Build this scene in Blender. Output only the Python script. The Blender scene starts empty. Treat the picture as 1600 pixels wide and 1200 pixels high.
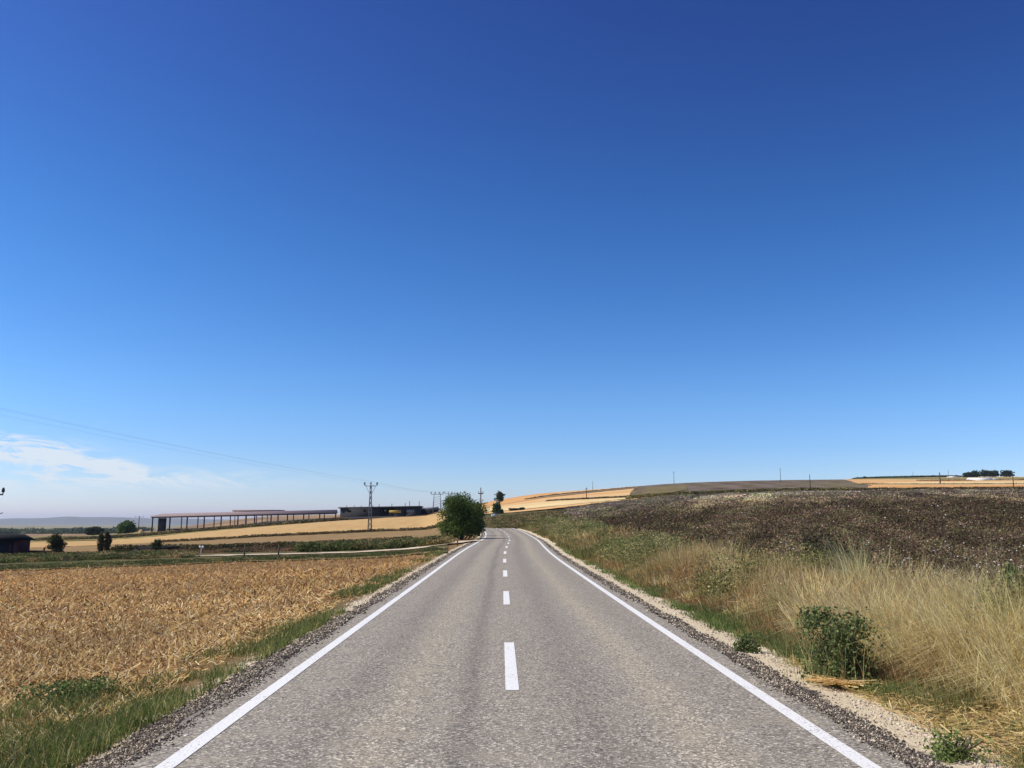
import bpy, math, random
import numpy as np
random.seed(7); rng = np.random.default_rng(11)
S = bpy.context.scene; COL = S.collection

# ------------------------------------------------------------------ camera, sky, sun
F = 1358.0 / 1600.0 * 36.0
PITCH = math.atan(217 / 1358.0); YAW = math.atan(13 / 1358.0 * math.cos(PITCH))
cam = bpy.data.cameras.new('camera'); camo = bpy.data.objects.new('camera', cam); COL.objects.link(camo)
cam.sensor_width = 36.0; cam.lens = F; cam.clip_start = 0.1; cam.clip_end = 60000
camo.location = (0, 0, 1.6); camo.rotation_euler = (math.pi / 2 + PITCH, 0, -YAW); S.camera = camo
SUN_EL = math.radians(52); SUN_AZ = math.radians(-94)      # azimuth measured from +Y towards +X
world = bpy.data.worlds.new('World'); S.world = world; world.use_nodes = True
wn = world.node_tree.nodes; wl = world.node_tree.links; wn.clear()
sky = wn.new('ShaderNodeTexSky'); sky.sky_type = 'NISHITA'; sky.sun_disc = False
sky.sun_elevation = SUN_EL; sky.sun_rotation = SUN_AZ
sky.altitude = 0; sky.air_density = 1.0; sky.dust_density = 0.35; sky.ozone_density = 2.6
bg = wn.new('ShaderNodeBackground'); bg.inputs[1].default_value = 0.12
wout = wn.new('ShaderNodeOutputWorld')
def wm(op, a, b=None, c=None):
    n = wn.new('ShaderNodeMath'); n.operation = op
    for i, v in enumerate((a, b, c)):
        if v is None: continue
        if isinstance(v, (int, float)): n.inputs[i].default_value = v
        else: wl.new(v, n.inputs[i])
    return n.outputs[0]
SKYFIT = []
for gg, tt_, (pw, ml_) in zip((1.22,) * 3, (0.80, 0.86, 1.0), ((1.60, 0.93), (1.58, 0.86), (1.42, 0.80))):
    SKYFIT.append((gg * pw, ml_ * (tt_ * 0.12) ** pw / 0.12))
tc = wn.new('ShaderNodeTexCoord'); sx = wn.new('ShaderNodeSeparateXYZ'); wl.new(tc.outputs['Generated'], sx.inputs[0])
ssep = wn.new('ShaderNodeSeparateColor'); wl.new(sky.outputs[0], ssep.inputs[0]); scom = wn.new('ShaderNodeCombineColor')
for i, (gm, ml) in enumerate(SKYFIT):        # the phone's deep, contrasty rendering of the blue
    bump_ = wm('DIVIDE', wm('SUBTRACT', sx.outputs[2], 0.32), 0.15)
    bump_ = wm('ADD', wm('MULTIPLY', wm('EXPONENT', wm('MULTIPLY', wm('MULTIPLY', bump_, bump_), -1.0)), (-0.10, 0.16, 0.04)[i]), 1.0)
    if i == 2: lowb = wm('ADD', 1.0, wm('MULTIPLY', wm('EXPONENT', wm('DIVIDE', wm('MAXIMUM', sx.outputs[2], 0.0), -0.035)), 0.65))
    else:
        lq = wm('DIVIDE', wm('SUBTRACT', sx.outputs[2], 0.07), 0.05); lowb = wm('SUBTRACT', 1.0, wm('MULTIPLY', wm('EXPONENT', wm('MULTIPLY', wm('MULTIPLY', lq, lq), -1.0)), (0.12, 0.12)[i]))
    bump_ = wm('MULTIPLY', bump_, lowb)
    wl.new(wm('MULTIPLY', wm('MULTIPLY', wm('POWER', ssep.outputs[i], gm), ml), bump_), scom.inputs[i])
# thin cirrus low in the left of the sky, laid out by sky direction
yy = wm('MAXIMUM', sx.outputs[1], 0.02)
U = wm('DIVIDE', sx.outputs[0], yy); V = wm('DIVIDE', sx.outputs[2], yy)
cb = wn.new('ShaderNodeCombineXYZ')
wl.new(wm('MULTIPLY', U, 14.0), cb.inputs[0]); wl.new(wm('MULTIPLY', wm('ADD', V, wm('MULTIPLY', U, 0.10)), 70.0), cb.inputs[1])
cn = wn.new('ShaderNodeTexNoise'); cn.inputs['Scale'].default_value = 1.0; cn.inputs['Detail'].default_value = 7; cn.inputs['Roughness'].default_value = 0.66; cn.inputs['Distortion'].default_value = 0.6
wl.new(cb.outputs[0], cn.inputs['Vector'])
def blob(u0, v0, su, sv, slope, amp):
    du = wm('DIVIDE', wm('SUBTRACT', U, u0), su)
    dv = wm('DIVIDE', wm('SUBTRACT', wm('SUBTRACT', V, v0), wm('MULTIPLY', wm('SUBTRACT', U, u0), slope)), sv)
    q = wm('ADD', wm('MULTIPLY', du, du), wm('MULTIPLY', dv, dv))
    return wm('MULTIPLY', wm('EXPONENT', wm('MULTIPLY', q, -1.0)), amp)
dens = wm('ADD', wm('ADD', blob(-0.60, 0.087, 0.085, 0.014, -0.10, 1.8), blob(-0.485, 0.068, 0.06, 0.011, -0.16, 1.6)),
          wm('ADD', blob(-0.50, 0.048, 0.20, 0.012, 0.0, 0.55), blob(-0.42, 0.054, 0.08, 0.008, -0.1, 0.35)))
cm = wm('MULTIPLY', dens, wm('MAXIMUM', wm('MULTIPLY', wm('SUBTRACT', cn.outputs[0], 0.42), 4.8), 0.0))
cm = wm('MINIMUM', wm('MULTIPLY', cm, 2.2), 0.9)
mixc = wn.new('ShaderNodeMix'); mixc.data_type = 'RGBA'; wl.new(cm, mixc.inputs[0]); wl.new(scom.outputs[0], mixc.inputs[6])
mixc.inputs[7].default_value = (6.4, 7.0, 7.7, 1)
wl.new(mixc.outputs[2], bg.inputs[0]); wl.new(bg.outputs[0], wout.inputs[0])
sl = bpy.data.lights.new('sun', 'SUN'); sl.energy = 5.0; sl.angle = math.radians(0.53); sl.color = (1.0, 0.93, 0.82)
so = bpy.data.objects.new('sun', sl); COL.objects.link(so)
sd = np.array([math.sin(SUN_AZ) * math.cos(SUN_EL), math.cos(SUN_AZ) * math.cos(SUN_EL), math.sin(SUN_EL)])
from mathutils import Vector, Matrix
so.rotation_euler = Vector(sd).to_track_quat('Z', 'Y').to_euler()
S.view_settings.view_transform = 'Standard'; S.view_settings.look = 'None'; S.view_settings.exposure = 0.0; S.view_settings.gamma = 1.0
try:
    S.cycles.volume_bounces = 0; S.cycles.max_bounces = 6; S.cycles.transparent_max_bounces = 8
except Exception: pass

# ------------------------------------------------------------------ helpers
def ray(px, py):
    """direction of sight per metre of depth: (X/Y, (Z-1.6)/Y)"""
    x = (np.asarray(px, float) - 800) / 1358; y = (600 - np.asarray(py, float)) / 1358
    Y = math.cos(PITCH) - y * math.sin(PITCH); Z = math.sin(PITCH) + y * math.cos(PITCH)
    c, s = math.cos(YAW), math.sin(YAW)
    Xw = x * c + Y * s; Yw = -x * s + Y * c
    return Xw / Yw, Z / Yw
def at(px, py, d):
    t, e = ray(px, py); return float(t * d), float(d), float(1.6 + e * d)
def smooth(a, b, x):
    q = np.clip((x - a) / (b - a), 0, 1); return q * q * (3 - 2 * q)
_lat = {}
def vnoise(x, y, sc, seed=0):
    if seed not in _lat: _lat[seed] = np.random.default_rng(seed + 500).random((256, 256))
    L = _lat[seed]; x = np.asarray(x) / sc; y = np.asarray(y) / sc
    xi = np.floor(x).astype(int); yi = np.floor(y).astype(int); fx = x - xi; fy = y - yi
    fx = fx * fx * (3 - 2 * fx); fy = fy * fy * (3 - 2 * fy)
    g = lambda a, b: L[a % 256, b % 256]
    return (g(xi, yi) * (1 - fx) + g(xi + 1, yi) * fx) * (1 - fy) + (g(xi, yi + 1) * (1 - fx) + g(xi + 1, yi + 1) * fx) * fy
def fbm(x, y, sc, seed=0):
    return 0.5 * vnoise(x, y, sc, seed) + 0.3 * vnoise(x, y, sc / 2.1, seed + 1) + 0.2 * vnoise(x, y, sc / 4.3, seed + 2)
def tag(o, label=None, cat=None, group=None, kind=None):
    if label: o['label'] = label
    if cat: o['category'] = cat
    if group: o['group'] = group
    if kind: o['kind'] = kind
    return o
def empty(name, loc, rz=0, label=None, cat=None, group=None):
    o = bpy.data.objects.new(name, None); COL.objects.link(o); o.location = loc; o.rotation_euler = (0, 0, rz)
    o.empty_display_size = 0.2
    return tag(o, label, cat, group)
def npmesh(name, V, quads=None, tris=None, mat=None, parent=None, col=None, smooth_=False, attrs=None):
    V = np.asarray(V, np.float32).reshape(-1, 3)
    q = np.zeros((0, 4), np.int32) if quads is None else np.asarray(quads, np.int32).reshape(-1, 4)
    t = np.zeros((0, 3), np.int32) if tris is None else np.asarray(tris, np.int32).reshape(-1, 3)
    me = bpy.data.meshes.new(name); me.vertices.add(len(V)); me.vertices.foreach_set('co', V.ravel())
    loops = np.concatenate([q.ravel(), t.ravel()])
    me.loops.add(len(loops)); me.loops.foreach_set('vertex_index', loops)
    n = len(q) + len(t); me.polygons.add(n)
    starts = np.concatenate([np.arange(len(q)) * 4, len(q) * 4 + np.arange(len(t)) * 3]).astype(np.int32)
    me.polygons.foreach_set('loop_start', starts)
    if smooth_: me.polygons.foreach_set('use_smooth', np.ones(n, bool))
    if col is not None:
        c = np.ones((len(V), 4), np.float32); c[:, :3] = col
        a = me.attributes.new('tone', 'FLOAT_COLOR', 'POINT'); a.data.foreach_set('color', c.ravel())
    for k, v in (attrs or {}).items():
        a = me.attributes.new(k, 'FLOAT', 'POINT'); a.data.foreach_set('value', np.asarray(v, np.float32).ravel())
    me.update(calc_edges=True)
    if mat: me.materials.append(mat)
    o = bpy.data.objects.new(name, me); COL.objects.link(o)
    if parent: o.parent = parent
    return o
class MB:
    def __init__(s): s.V = []; s.q = []; s.t = []; s.n = 0
    def add(s, V, q=(), t=()):
        s.V.append(np.asarray(V, float).reshape(-1, 3))
        for f in q: s.q.append([i + s.n for i in f])
        for f in t: s.t.append([i + s.n for i in f])
        s.n += len(s.V[-1]); return s
    def box(s, x0, x1, y0, y1, z0, z1):
        V = [(x, y, z) for z in (z0, z1) for (x, y) in ((x0, y0), (x1, y0), (x1, y1), (x0, y1))]
        return s.add(V, [(3, 2, 1, 0), (4, 5, 6, 7), (0, 1, 5, 4), (1, 2, 6, 5), (2, 3, 7, 6), (3, 0, 4, 7)])
    def tube(s, pts, r, n=8, cap=True):
        pts = [Vector(p) for p in pts]; rr = r if isinstance(r, (list, tuple)) else [r] * len(pts)
        V = []; prev = None
        for i, p in enumerate(pts):
            d = (pts[min(i + 1, len(pts) - 1)] - pts[max(i - 1, 0)]).normalized()
            ref = Vector((0, 0, 1)) if abs(d.z) < 0.9 else Vector((1, 0, 0))
            u = d.cross(ref).normalized() if prev is None else (prev - d * prev.dot(d)).normalized()
            prev = u; v = d.cross(u)
            for k in range(n):
                a = 2 * math.pi * k / n; V.append(p + u * math.cos(a) * rr[i] + v * math.sin(a) * rr[i])
        q = []
        for i in range(len(pts) - 1):
            for k in range(n):
                q.append((i * n + k, i * n + (k + 1) % n, (i + 1) * n + (k + 1) % n, (i + 1) * n + k))
        t = []
        if cap:
            for k in range(1, n - 1):
                t.append((0, k + 1, k)); m = (len(pts) - 1) * n; t.append((m, m + k, m + k + 1))
        return s.add([tuple(v) for v in V], q, t)
    def build(s, name, mat, parent=None, smooth_=False):
        return npmesh(name, np.concatenate(s.V), s.q or None, s.t or None, mat, parent, smooth_=smooth_)

# ------------------------------------------------------------------ materials
def newmat(name, rough=0.85, spec=0.2):
    m = bpy.data.materials.new(name); m.use_nodes = True; nt = m.node_tree
    b = nt.nodes['Principled BSDF']; b.inputs['Roughness'].default_value = rough; spec *= 0.6
    b.inputs['Specular IOR Level'].default_value = spec
    return m, nt, b
class NT:
    def __init__(s, nt): s.nt = nt
    def n(s, t, **k):
        x = s.nt.nodes.new(t)
        for a, b in k.items(): setattr(x, a, b)
        return x
    def link(s, a, b): s.nt.links.new(a, b)
    def setin(s, sock, v):
        if isinstance(v, bpy.types.NodeSocket): s.link(v, sock)
        else: sock.default_value = v
    def math(s, op, a, b=0.0, c=None):
        x = s.n('ShaderNodeMath', operation=op); s.setin(x.inputs[0], a); s.setin(x.inputs[1], b)
        if c is not None: s.setin(x.inputs[2], c)
        return x.outputs[0]
    def noise(s, scale, detail=4, rough=0.55, vec=None, dist=0.0):
        x = s.n('ShaderNodeTexNoise'); x.inputs['Scale'].default_value = scale; x.inputs['Detail'].default_value = detail
        x.inputs['Roughness'].default_value = rough; x.inputs['Distortion'].default_value = dist
        s.link(vec if vec is not None else s.pos(), x.inputs['Vector']); return x.outputs[0]
    def vor(s, scale, vec=None, feature='F1'):
        x = s.n('ShaderNodeTexVoronoi', feature=feature); x.inputs['Scale'].default_value = scale
        s.link(vec if vec is not None else s.pos(), x.inputs['Vector']); return x
    def pos(s):
        if not hasattr(s, '_p'): s._p = s.n('ShaderNodeNewGeometry').outputs['Position']
        return s._p
    def mapv(s, sc, rot=(0, 0, 0)):
        x = s.n('ShaderNodeMapping'); x.inputs['Scale'].default_value = sc; x.inputs['Rotation'].default_value = rot
        s.link(s.pos(), x.inputs[0]); return x.outputs[0]
    def ramp(s, fac, stops, interp='LINEAR'):
        x = s.n('ShaderNodeValToRGB'); r = x.color_ramp; r.interpolation = interp
        while len(r.elements) < len(stops): r.elements.new(0.5)
        for e, (p, c) in zip(r.elements, stops):
            e.position = p; e.color = (c, c, c, 1) if isinstance(c, (int, float)) else (*c, 1)
        s.link(fac, x.inputs[0]); return x.outputs[0]
    def step(s, v, a, b):
        x = s.n('ShaderNodeMapRange', interpolation_type='SMOOTHSTEP'); s.setin(x.inputs[0], v)
        x.inputs[1].default_value = a; x.inputs[2].default_value = b; return x.outputs[0]
    def mix(s, f, a, b, mode='MIX'):
        x = s.n('ShaderNodeMix', data_type='RGBA', blend_type=mode); s.setin(x.inputs[0], f)
        for i, v in ((6, a), (7, b)):
            if isinstance(v, bpy.types.NodeSocket): s.link(v, x.inputs[i])
            else: x.inputs[i].default_value = (*v, 1) if not isinstance(v, (int, float)) else (v, v, v, 1)
        return x.outputs[2]
    def bump(s, h, strength, dist, b):
        x = s.n('ShaderNodeBump'); x.inputs['Strength'].default_value = strength; x.inputs['Distance'].default_value = dist
        s.link(h, x.inputs['Height']); s.link(x.outputs[0], b.inputs['Normal'])
    def attr(s, name):
        x = s.n('ShaderNodeAttribute', attribute_name=name); return x.outputs['Fac']
def simple(name, col, rough=0.8, var=0.25, scale=3.0, spec=0.25, bump=0.0, metal=0.0):
    m, nt, b = newmat(name, rough, spec); N = NT(nt)
    c = N.mix(N.noise(scale, 5), tuple(x * (1 - var) for x in col), tuple(min(1, x * (1 + var)) for x in col))
    N.link(c, b.inputs['Base Color']); b.inputs['Metallic'].default_value = metal
    if bump: N.bump(N.noise(scale * 6, 4), 0.5, bump, b)
    return m
def plantmat(name, trans=0.3, rough=0.6):
    m, nt, b = newmat(name, rough, 0.25); N = NT(nt)
    a = N.n('ShaderNodeAttribute', attribute_name='tone'); N.link(a.outputs['Color'], b.inputs['Base Color'])
    tr = N.n('ShaderNodeBsdfTranslucent'); N.link(a.outputs['Color'], tr.inputs[0])
    mx = N.n('ShaderNodeMixShader'); mx.inputs[0].default_value = trans
    N.link(b.outputs[0], mx.inputs[1]); N.link(tr.outputs[0], mx.inputs[2])
    N.link(mx.outputs[0], nt.nodes['Material Output'].inputs[0]); return m
M_leaf = plantmat('leaf', 0.3, 0.75); M_grass = plantmat('dry_grass', 0.38, 0.85); M_stone = plantmat('gravel_stone', 0.0, 0.9)
M_bark = simple('bark', (0.10, 0.075, 0.055), 0.9, 0.4, 8, bump=0.02)
M_conc = simple('concrete', (0.26, 0.25, 0.24), 0.9, 0.2, 1.5)
M_darkwall = simple('dark_block_wall', (0.042, 0.040, 0.043), 0.9, 0.3, 0.8)
M_black = simple('dark_opening', (0.015, 0.015, 0.017), 0.9, 0.2)
M_steel = simple('galvanised_steel', (0.16, 0.17, 0.18), 0.55, 0.2, 6, metal=0.3)
M_wood = simple('weathered_wood', (0.10, 0.08, 0.065), 0.9, 0.3, 12)
M_ins = simple('insulator_glaze', (0.06, 0.04, 0.035), 0.3, 0.2, 6)
M_roof = simple('rust_roof', (0.27, 0.20, 0.185), 0.75, 0.25, 1.2)
M_white = simple('whitewash', (0.72, 0.70, 0.64), 0.85, 0.1, 2)
M_yellow = simple('yellow_paint', (0.42, 0.30, 0.06), 0.6, 0.2, 2)
M_red = simple('red_boards', (0.11, 0.04, 0.045), 0.85, 0.35, 3)
M_tan = simple('tan_earth', (0.42, 0.28, 0.13), 0.95, 0.25, 2)
M_cable = simple('cable', (0.22, 0.23, 0.25), 0.6, 0.1)

# ------------------------------------------------------------------ terrain
RY = np.array([-60, 0, 10, 19, 28, 37, 45.6, 54.4, 63.2, 72, 80.8, 89.5, 98.3, 107.2, 116, 124.8, 133.6, 142, 151, 160, 170, 185, 205, 240, 300.])
RX = np.array([0.45, 0.12, 0.08, 0.06, 0.05, 0.04, 0.07, 0.18, 0.34, 0.48, 0.54, 0.50, 0.37, 0.11, -0.36, -1.08, -1.97, -3.1, -4.5, -6.1, -7.8, -10, -12, -14.2, -17.5])
RZ = np.array([0, 0, 0, 0, 0.01, 0.03, 0.07, 0.115, 0.145, 0.17, 0.19, 0.23, 0.33, 0.48, 0.64, 0.83, 1.04, 1.27, 1.5, 1.8, 2.1, 2.6, 3.2, 4.2, 6.])
_yy = np.arange(-80, 320, 0.5)
def _sm(a, w=9):
    k = np.hanning(w * 2 + 1); k /= k.sum(); return np.convolve(np.pad(a, w, mode='edge'), k, 'valid')
_cx = _sm(np.interp(_yy, RY, RX)); _cz = _sm(np.interp(_yy, RY, RZ))
road_x = lambda Y: np.interp(Y, _yy, _cx)
road_z = lambda Y: np.interp(Y, _yy, _cz)
def road_s(X, Y):
    sl = np.gradient(_cx, _yy); g = np.interp(Y, _yy, sl)
    return (X - road_x(Y)) / np.sqrt(1 + g * g)
PX = [-700, 0, 200, 300, 400, 500, 600, 680, 740, 787, 850, 950, 1050, 1200, 1400, 1600, 2300]
NEAR = {1: [-.3, -.28, -.26, -.24, -.22, -.18, -.14, -.1, -.04, 0, -.04, -.08, -.08, -.06, -.03, 0, .05],
        10: [-.4, -.3, -.28, -.24, -.2, -.16, -.12, -.08, -.03, 0, -.03, -.06, -.06, -.02, .03, .08, .2],
        20: [-.7, -.48, -.42, -.36, -.3, -.22, -.15, -.08, -.03, 0, 0, -.02, .0, .08, .2, .28, .45],
        35: [-1.1, -.85, -.68, -.55, -.46, -.38, -.3, -.15, -.05, .02, .05, .1, .3, .5, .65, .75, .95]}
FAR = {50: [-76, -76, -68, -64, -60, -56.5, -53, -46, -42, -40, -38, -33, -22, -11, -6, -3, 0],
       60: [-63, -62, -56, -53.5, -51, -50, -46, -40, -35, -34, -30, -22, -9, 3, 8, 11, 14],
       80: [-48, -47, -45, -44, -42, -38, -34, -29, -26, -24, -20, -5, 8, 20, 24, 27, 30],
       110: [-42, -42, -38, -32, -33, -29, -24, -21, -17, -14, -4, 9, 24, 36, 38, 39.5, 41],
       170: [-38, -38, -32, -29, -24, -20, -15, -11, 3, 8, 13, 24, 36, 44.5, 46, 47, 49],
       240: [-32, -33, -28, -17, -8, 1, 7.5, 12, 15, 15, 22, 33, 42, 47.5, 50, 51.5, 53],
       300: [-27, -27, -17, -9, -1.5, 4, 8, 12, 19, 21, 30, 38.5, 45, 50.5, 52.5, 54, 55],
       450: [-22, -23, -18, -11, -2, 6, 10, 14, 24, 28, 39, 47, 57, 62.5, 60, 61, 62],
       600: [-19, -19, -17, -5, 9, 12, 13, 16, 28, 38, 47, 53.5, 61.5, 66.5, 68, 69, 70],
       800: [-18, -18, -17, -4, 10, 12, 12, 14, 25, 36, 44, 50, 56, 62, 70, 72, 74],
       1200: [-17, -17, -16.5, -12, -6, -4, -4, 0, 8, 14, 24, 33, 40, 47, 58, 64, 68]}
_tc = np.array([ray(p, 817)[0] for p in PX])
rows = []; ds = []
for d, v in NEAR.items(): ds.append(d); rows.append(v)
for d, v in FAR.items():
    ds.append(d); rows.append([1.6 + ray(p, 817 - e)[1] * d for p, e in zip(PX, v)])
ds += [3000, 16000]; rows += [[-15, -15, -15, -15, -14, -12, -12, -8, -5, 0, 5, 10, 14, 18, 24, 28, 30], [-16] * len(PX)]
T0 = np.linspace(-2.3, 2.3, 620); L0 = np.linspace(0, math.log(16000), 420)
_g = np.array([np.interp(T0, _tc, r) for r in rows]); _g = np.array([np.interp(L0, np.log(ds), _g[:, i]) for i in range(len(T0))]).T
def _blur(a, w, ax):
    k = np.hanning(2 * w + 3)[1:-1]; k /= k.sum()
    p = [(0, 0), (0, 0)]; p[ax] = (w, w); a = np.pad(a, p, mode='edge'); return np.apply_along_axis(lambda r: np.convolve(r, k, 'valid'), ax, a)
_g = _blur(_blur(_g, 5, 0), 7, 1)
def rawz(X, Y):
    d = np.maximum(Y, 1.0); t = np.clip(X / d, -2.29, 2.29); l = np.clip(np.log(d), 0, L0[-1] - 1e-6)
    a = (t - T0[0]) / (T0[1] - T0[0]); b = l / (L0[1] - L0[0])
    ai = np.clip(a.astype(int), 0, len(T0) - 2); bi = np.clip(b.astype(int), 0, len(L0) - 2); fa = a - ai; fb = b - bi
    return (_g[bi, ai] * (1 - fa) + _g[bi, ai + 1] * fa) * (1 - fb) + (_g[bi + 1, ai] * (1 - fa) + _g[bi + 1, ai + 1] * fa) * fb
def ground(X, Y):
    X = np.asarray(X, float); Y = np.asarray(Y, float)
    s = np.abs(road_s(X, Y)); on = np.clip((300 - Y) / 30, 0, 1)
    w = smooth(2.75, 5.5 + Y * 0.01, s)
    z = rawz(X, Y); rz = road_z(Y) - 0.015 - 0.05 * smooth(2.7, 3.6, s)
    z = z * (1 - on) + (rz * (1 - w) + z * w) * on
    z = z + (fbm(X, Y, 1.3, 3) - 0.5) * 0.07 * smooth(3.0, 4.2, s) + (fbm(X, Y, 60, 9) - .5) * 0.6 * smooth(150, 500, Y)
    z = z - 0.05 * (1 - smooth(2.3, 2.6, s)) * on
    return z
def gz(x, y): return float(ground(np.array([x]), np.array([y]))[0])

def gridmesh(name, X, Y, Z, mat, attrs=None, flip=False):
    m, n = X.shape; idx = np.arange(m * n).reshape(m, n)
    q = np.stack([idx[:-1, :-1], idx[:-1, 1:], idx[1:, 1:], idx[1:, :-1]], -1).reshape(-1, 4)
    if flip: q = q[:, ::-1]
    return npmesh(name, np.stack([X, Y, Z], -1), q, None, mat, smooth_=True, attrs=attrs)

# near-ground material: by distance from the road centre (s): gravel, sand, soil, straw, cotton soil
mg, nt, b = newmat('roadside_ground', 0.95, 0.1); N = NT(nt)
s_ = N.attr('s'); wob = N.math('MULTIPLY', N.math('SUBTRACT', N.noise(1.3, 5), 0.5), 0.75)
wob2 = N.math('MULTIPLY', N.math('SUBTRACT', N.noise(7, 4), 0.5), 0.35)
sw = N.math('ADD', N.math('ADD', s_, wob), wob2)
ab = N.math('ABSOLUTE', sw)
sp = N.noise(90, 2); sp2 = N.noise(28, 4)
grav = N.ramp(sp, [(0.35, (0.035, 0.030, 0.029)), (0.52, (0.09, 0.079, 0.070)), (0.68, (0.30, 0.26, 0.23))])
sand = N.mix(N.noise(14, 6), (0.54, 0.44, 0.28), (0.74, 0.63, 0.44))
sand = N.mix(N.step(sp, 0.60, 0.68), sand, (0.30, 0.24, 0.17))
soil = N.mix(N.noise(5, 6), (0.10, 0.062, 0.04), (0.27, 0.17, 0.10))
soil = N.mix(N.step(N.noise(3, 5), 0.48, 0.6), soil, (0.12, 0.12, 0.05))
straw = N.ramp(N.noise(9, 8, 0.7, N.mapv((1, 1.7, 1))), [(0.35, (0.065, 0.036, 0.017)), (0.5, (0.20, 0.115, 0.048)), (0.68, (0.52, 0.33, 0.13))])
cot = N.mix(N.noise(4, 6), (0.035, 0.024, 0.018), (0.085, 0.058, 0.042))
right = N.mix(N.step(sw, 5.9, 6.9), soil, cot)
left = N.mix(N.step(sw, -4.1, -3.5), straw, N.mix(N.noise(4, 5), (0.10, 0.075, 0.035), (0.30, 0.20, 0.09)))
side = N.mix(N.step(s_, -0.1, 0.1), left, right)
c = N.mix(N.step(N.math('SUBTRACT', ab, N.math('MULTIPLY', N.step(s_, -0.1, 0.1), 0.34)), 3.05, 3.22), sand, side)
c = N.mix(N.step(ab, 2.80, 2.92), grav, c)
N.link(c, b.inputs['Base Color'])
N.bump(N.math('ADD', N.math('MULTIPLY', sp2, 0.6), N.math('MULTIPLY', sp, 0.4)), 0.9, 0.03, b)
tt = np.sinh(np.linspace(-3.2, 3.2, 760)) / np.sinh(3.2) * 2.25
yr = np.concatenate([np.linspace(-40, 3, 90), np.exp(np.linspace(math.log(3.15), math.log(9800), 460))])
Yg, Tg = np.meshgrid(yr, tt, indexing='ij'); Xg = Tg * np.where(Yg > 0, np.sqrt(Yg ** 2 + 144), 12)
Zg = ground(Xg, Yg)
sg = road_s(Xg, Yg)
sfar = np.where(Yg > 300, np.sign(Xg) * 20, sg)
tag(gridmesh('ground', Xg, Yg, Zg - 0.25 * smooth(70, 250, Yg), mg, {'s': sfar}), kind='structure')

# road
ma, nt, b = newmat('asphalt', 0.85, 0.25); N = NT(nt)
s_ = N.attr('s')
ag = N.noise(44, 3, 0.72); ag2 = N.vor(62); big = N.noise(0.8, 4, 0.5, N.mapv((1, 0.16, 1)))
base = N.ramp(ag, [(0.30, (0.052, 0.049, 0.046)), (0.47, (0.16, 0.148, 0.132)), (0.58, (0.25, 0.232, 0.205)), (0.72, (0.46, 0.425, 0.37))])
cellv = N.n('ShaderNodeSeparateColor'); N.link(ag2.outputs['Color'], cellv.inputs[0])
base = N.mix(0.6, base, N.ramp(cellv.outputs[0], [(0.0, (0.035, 0.032, 0.028)), (0.45, (0.155, 0.142, 0.122)), (0.8, (0.27, 0.245, 0.205)), (1.0, (0.66, 0.60, 0.50))]))
base = N.mix(N.step(N.noise(2.5, 4), 0.42, 0.72), base, N.mix(0.5, base, (0.23, 0.205, 0.165)))
def band(c0, w, amt, colr):
    global base
    dd = N.math('DIVIDE', N.math('SUBTRACT', N.math('ADD', s_, N.math('MULTIPLY', N.math('SUBTRACT', big, 0.5), 0.35)), c0), w)
    f = N.math('MULTIPLY', N.math('EXPONENT', N.math('MULTIPLY', N.math('MULTIPLY', dd, dd), -1.0)), amt)
    base = N.mix(f, base, N.mix(1.0, base, colr, 'MULTIPLY'))
base = N.mix(1.0, base, (1.40, 1.36, 1.27), 'MULTIPLY')
band(-0.42, 0.12, 0.6, (0.62, 0.62, 0.64)); band(-1.5, 0.25, 0.5, (0.70, 0.70, 0.72)); band(0.66, 0.28, 0.5, (0.68, 0.68, 0.70))
band(1.35, 0.20, 0.6, (1.30, 1.27, 1.16)); band(-1.0, 0.25, 0.6, (1.2, 1.18, 1.10)); band(1.95, 0.2, 0.3, (0.8, 0.8, 0.8))
base = N.mix(N.step(N.math('ABSOLUTE', s_), 2.5, 2.8), base, N.mix(0.5, base, (0.08, 0.07, 0.07)))
N.link(base, b.inputs['Base Color'])
N.bump(N.math('ADD', N.math('MULTIPLY', ag, 0.6), N.math('MULTIPLY', ag2.outputs['Distance'], 0.5)), 0.6, 0.012, b)
def road_strip(name, s0, s1, y0, y1, dz, mat, step=0.5, n=2, jag=0.0, attrs=True):
    Y = np.arange(y0, y1 + 1e-6, step) if (y1 - y0) > 5 else np.linspace(y0, y1, max(2, int((y1 - y0) / 0.4) + 1))
    sv = np.linspace(s0, s1, n); g = np.interp(Y, _yy, np.gradient(_cx, _yy)); L = np.sqrt(1 + g * g)
    nx = 1 / L; ny = -g / L
    ss = np.repeat(sv[None, :], len(Y), 0).copy()
    if jag:
        ss[:, 0] += (fbm(Y, Y * 0, 0.8, 41) - .5) * jag; ss[:, -1] += (fbm(Y, Y * 0, 0.8, 47) - .5) * jag
    X = road_x(Y)[:, None] + nx[:, None] * ss; YY = Y[:, None] + ny[:, None] * ss
    Z = road_z(Y)[:, None] + dz - 0.012 * (np.abs(ss) / 2.3) ** 2
    return gridmesh(name, X, YY, Z, mat, {'s': ss} if attrs else None)
tag(road_strip('road', -2.66, 2.66, -40, 235, 0.02, ma, 0.15, 15, 0.16), kind='structure')
mp, nt, b = newmat('road_paint', 0.6, 0.3); N = NT(nt)
pn = N.noise(60, 4, 0.7); pb = N.noise(3, 3)
wear = N.step(N.math('ADD', N.math('ADD', pn, N.math('MULTIPLY', pb, 0.3)), N.math('MULTIPLY', N.noise(0.5, 3), 0.12)), 0.76, 0.86)
N.link(N.mix(wear, N.mix(pb, (0.68, 0.67, 0.62), (0.84, 0.83, 0.79)), (0.30, 0.28, 0.25)), b.inputs['Base Color'])
N.bump(pn, 0.4, 0.004, b)
tag(road_strip('edge_line', -2.39, -2.26, -40, 225, 0.0245, mp, 0.5, 2), 'long solid white line painted along the left edge of the road', 'road marking', 'painted edge lines')
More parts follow.
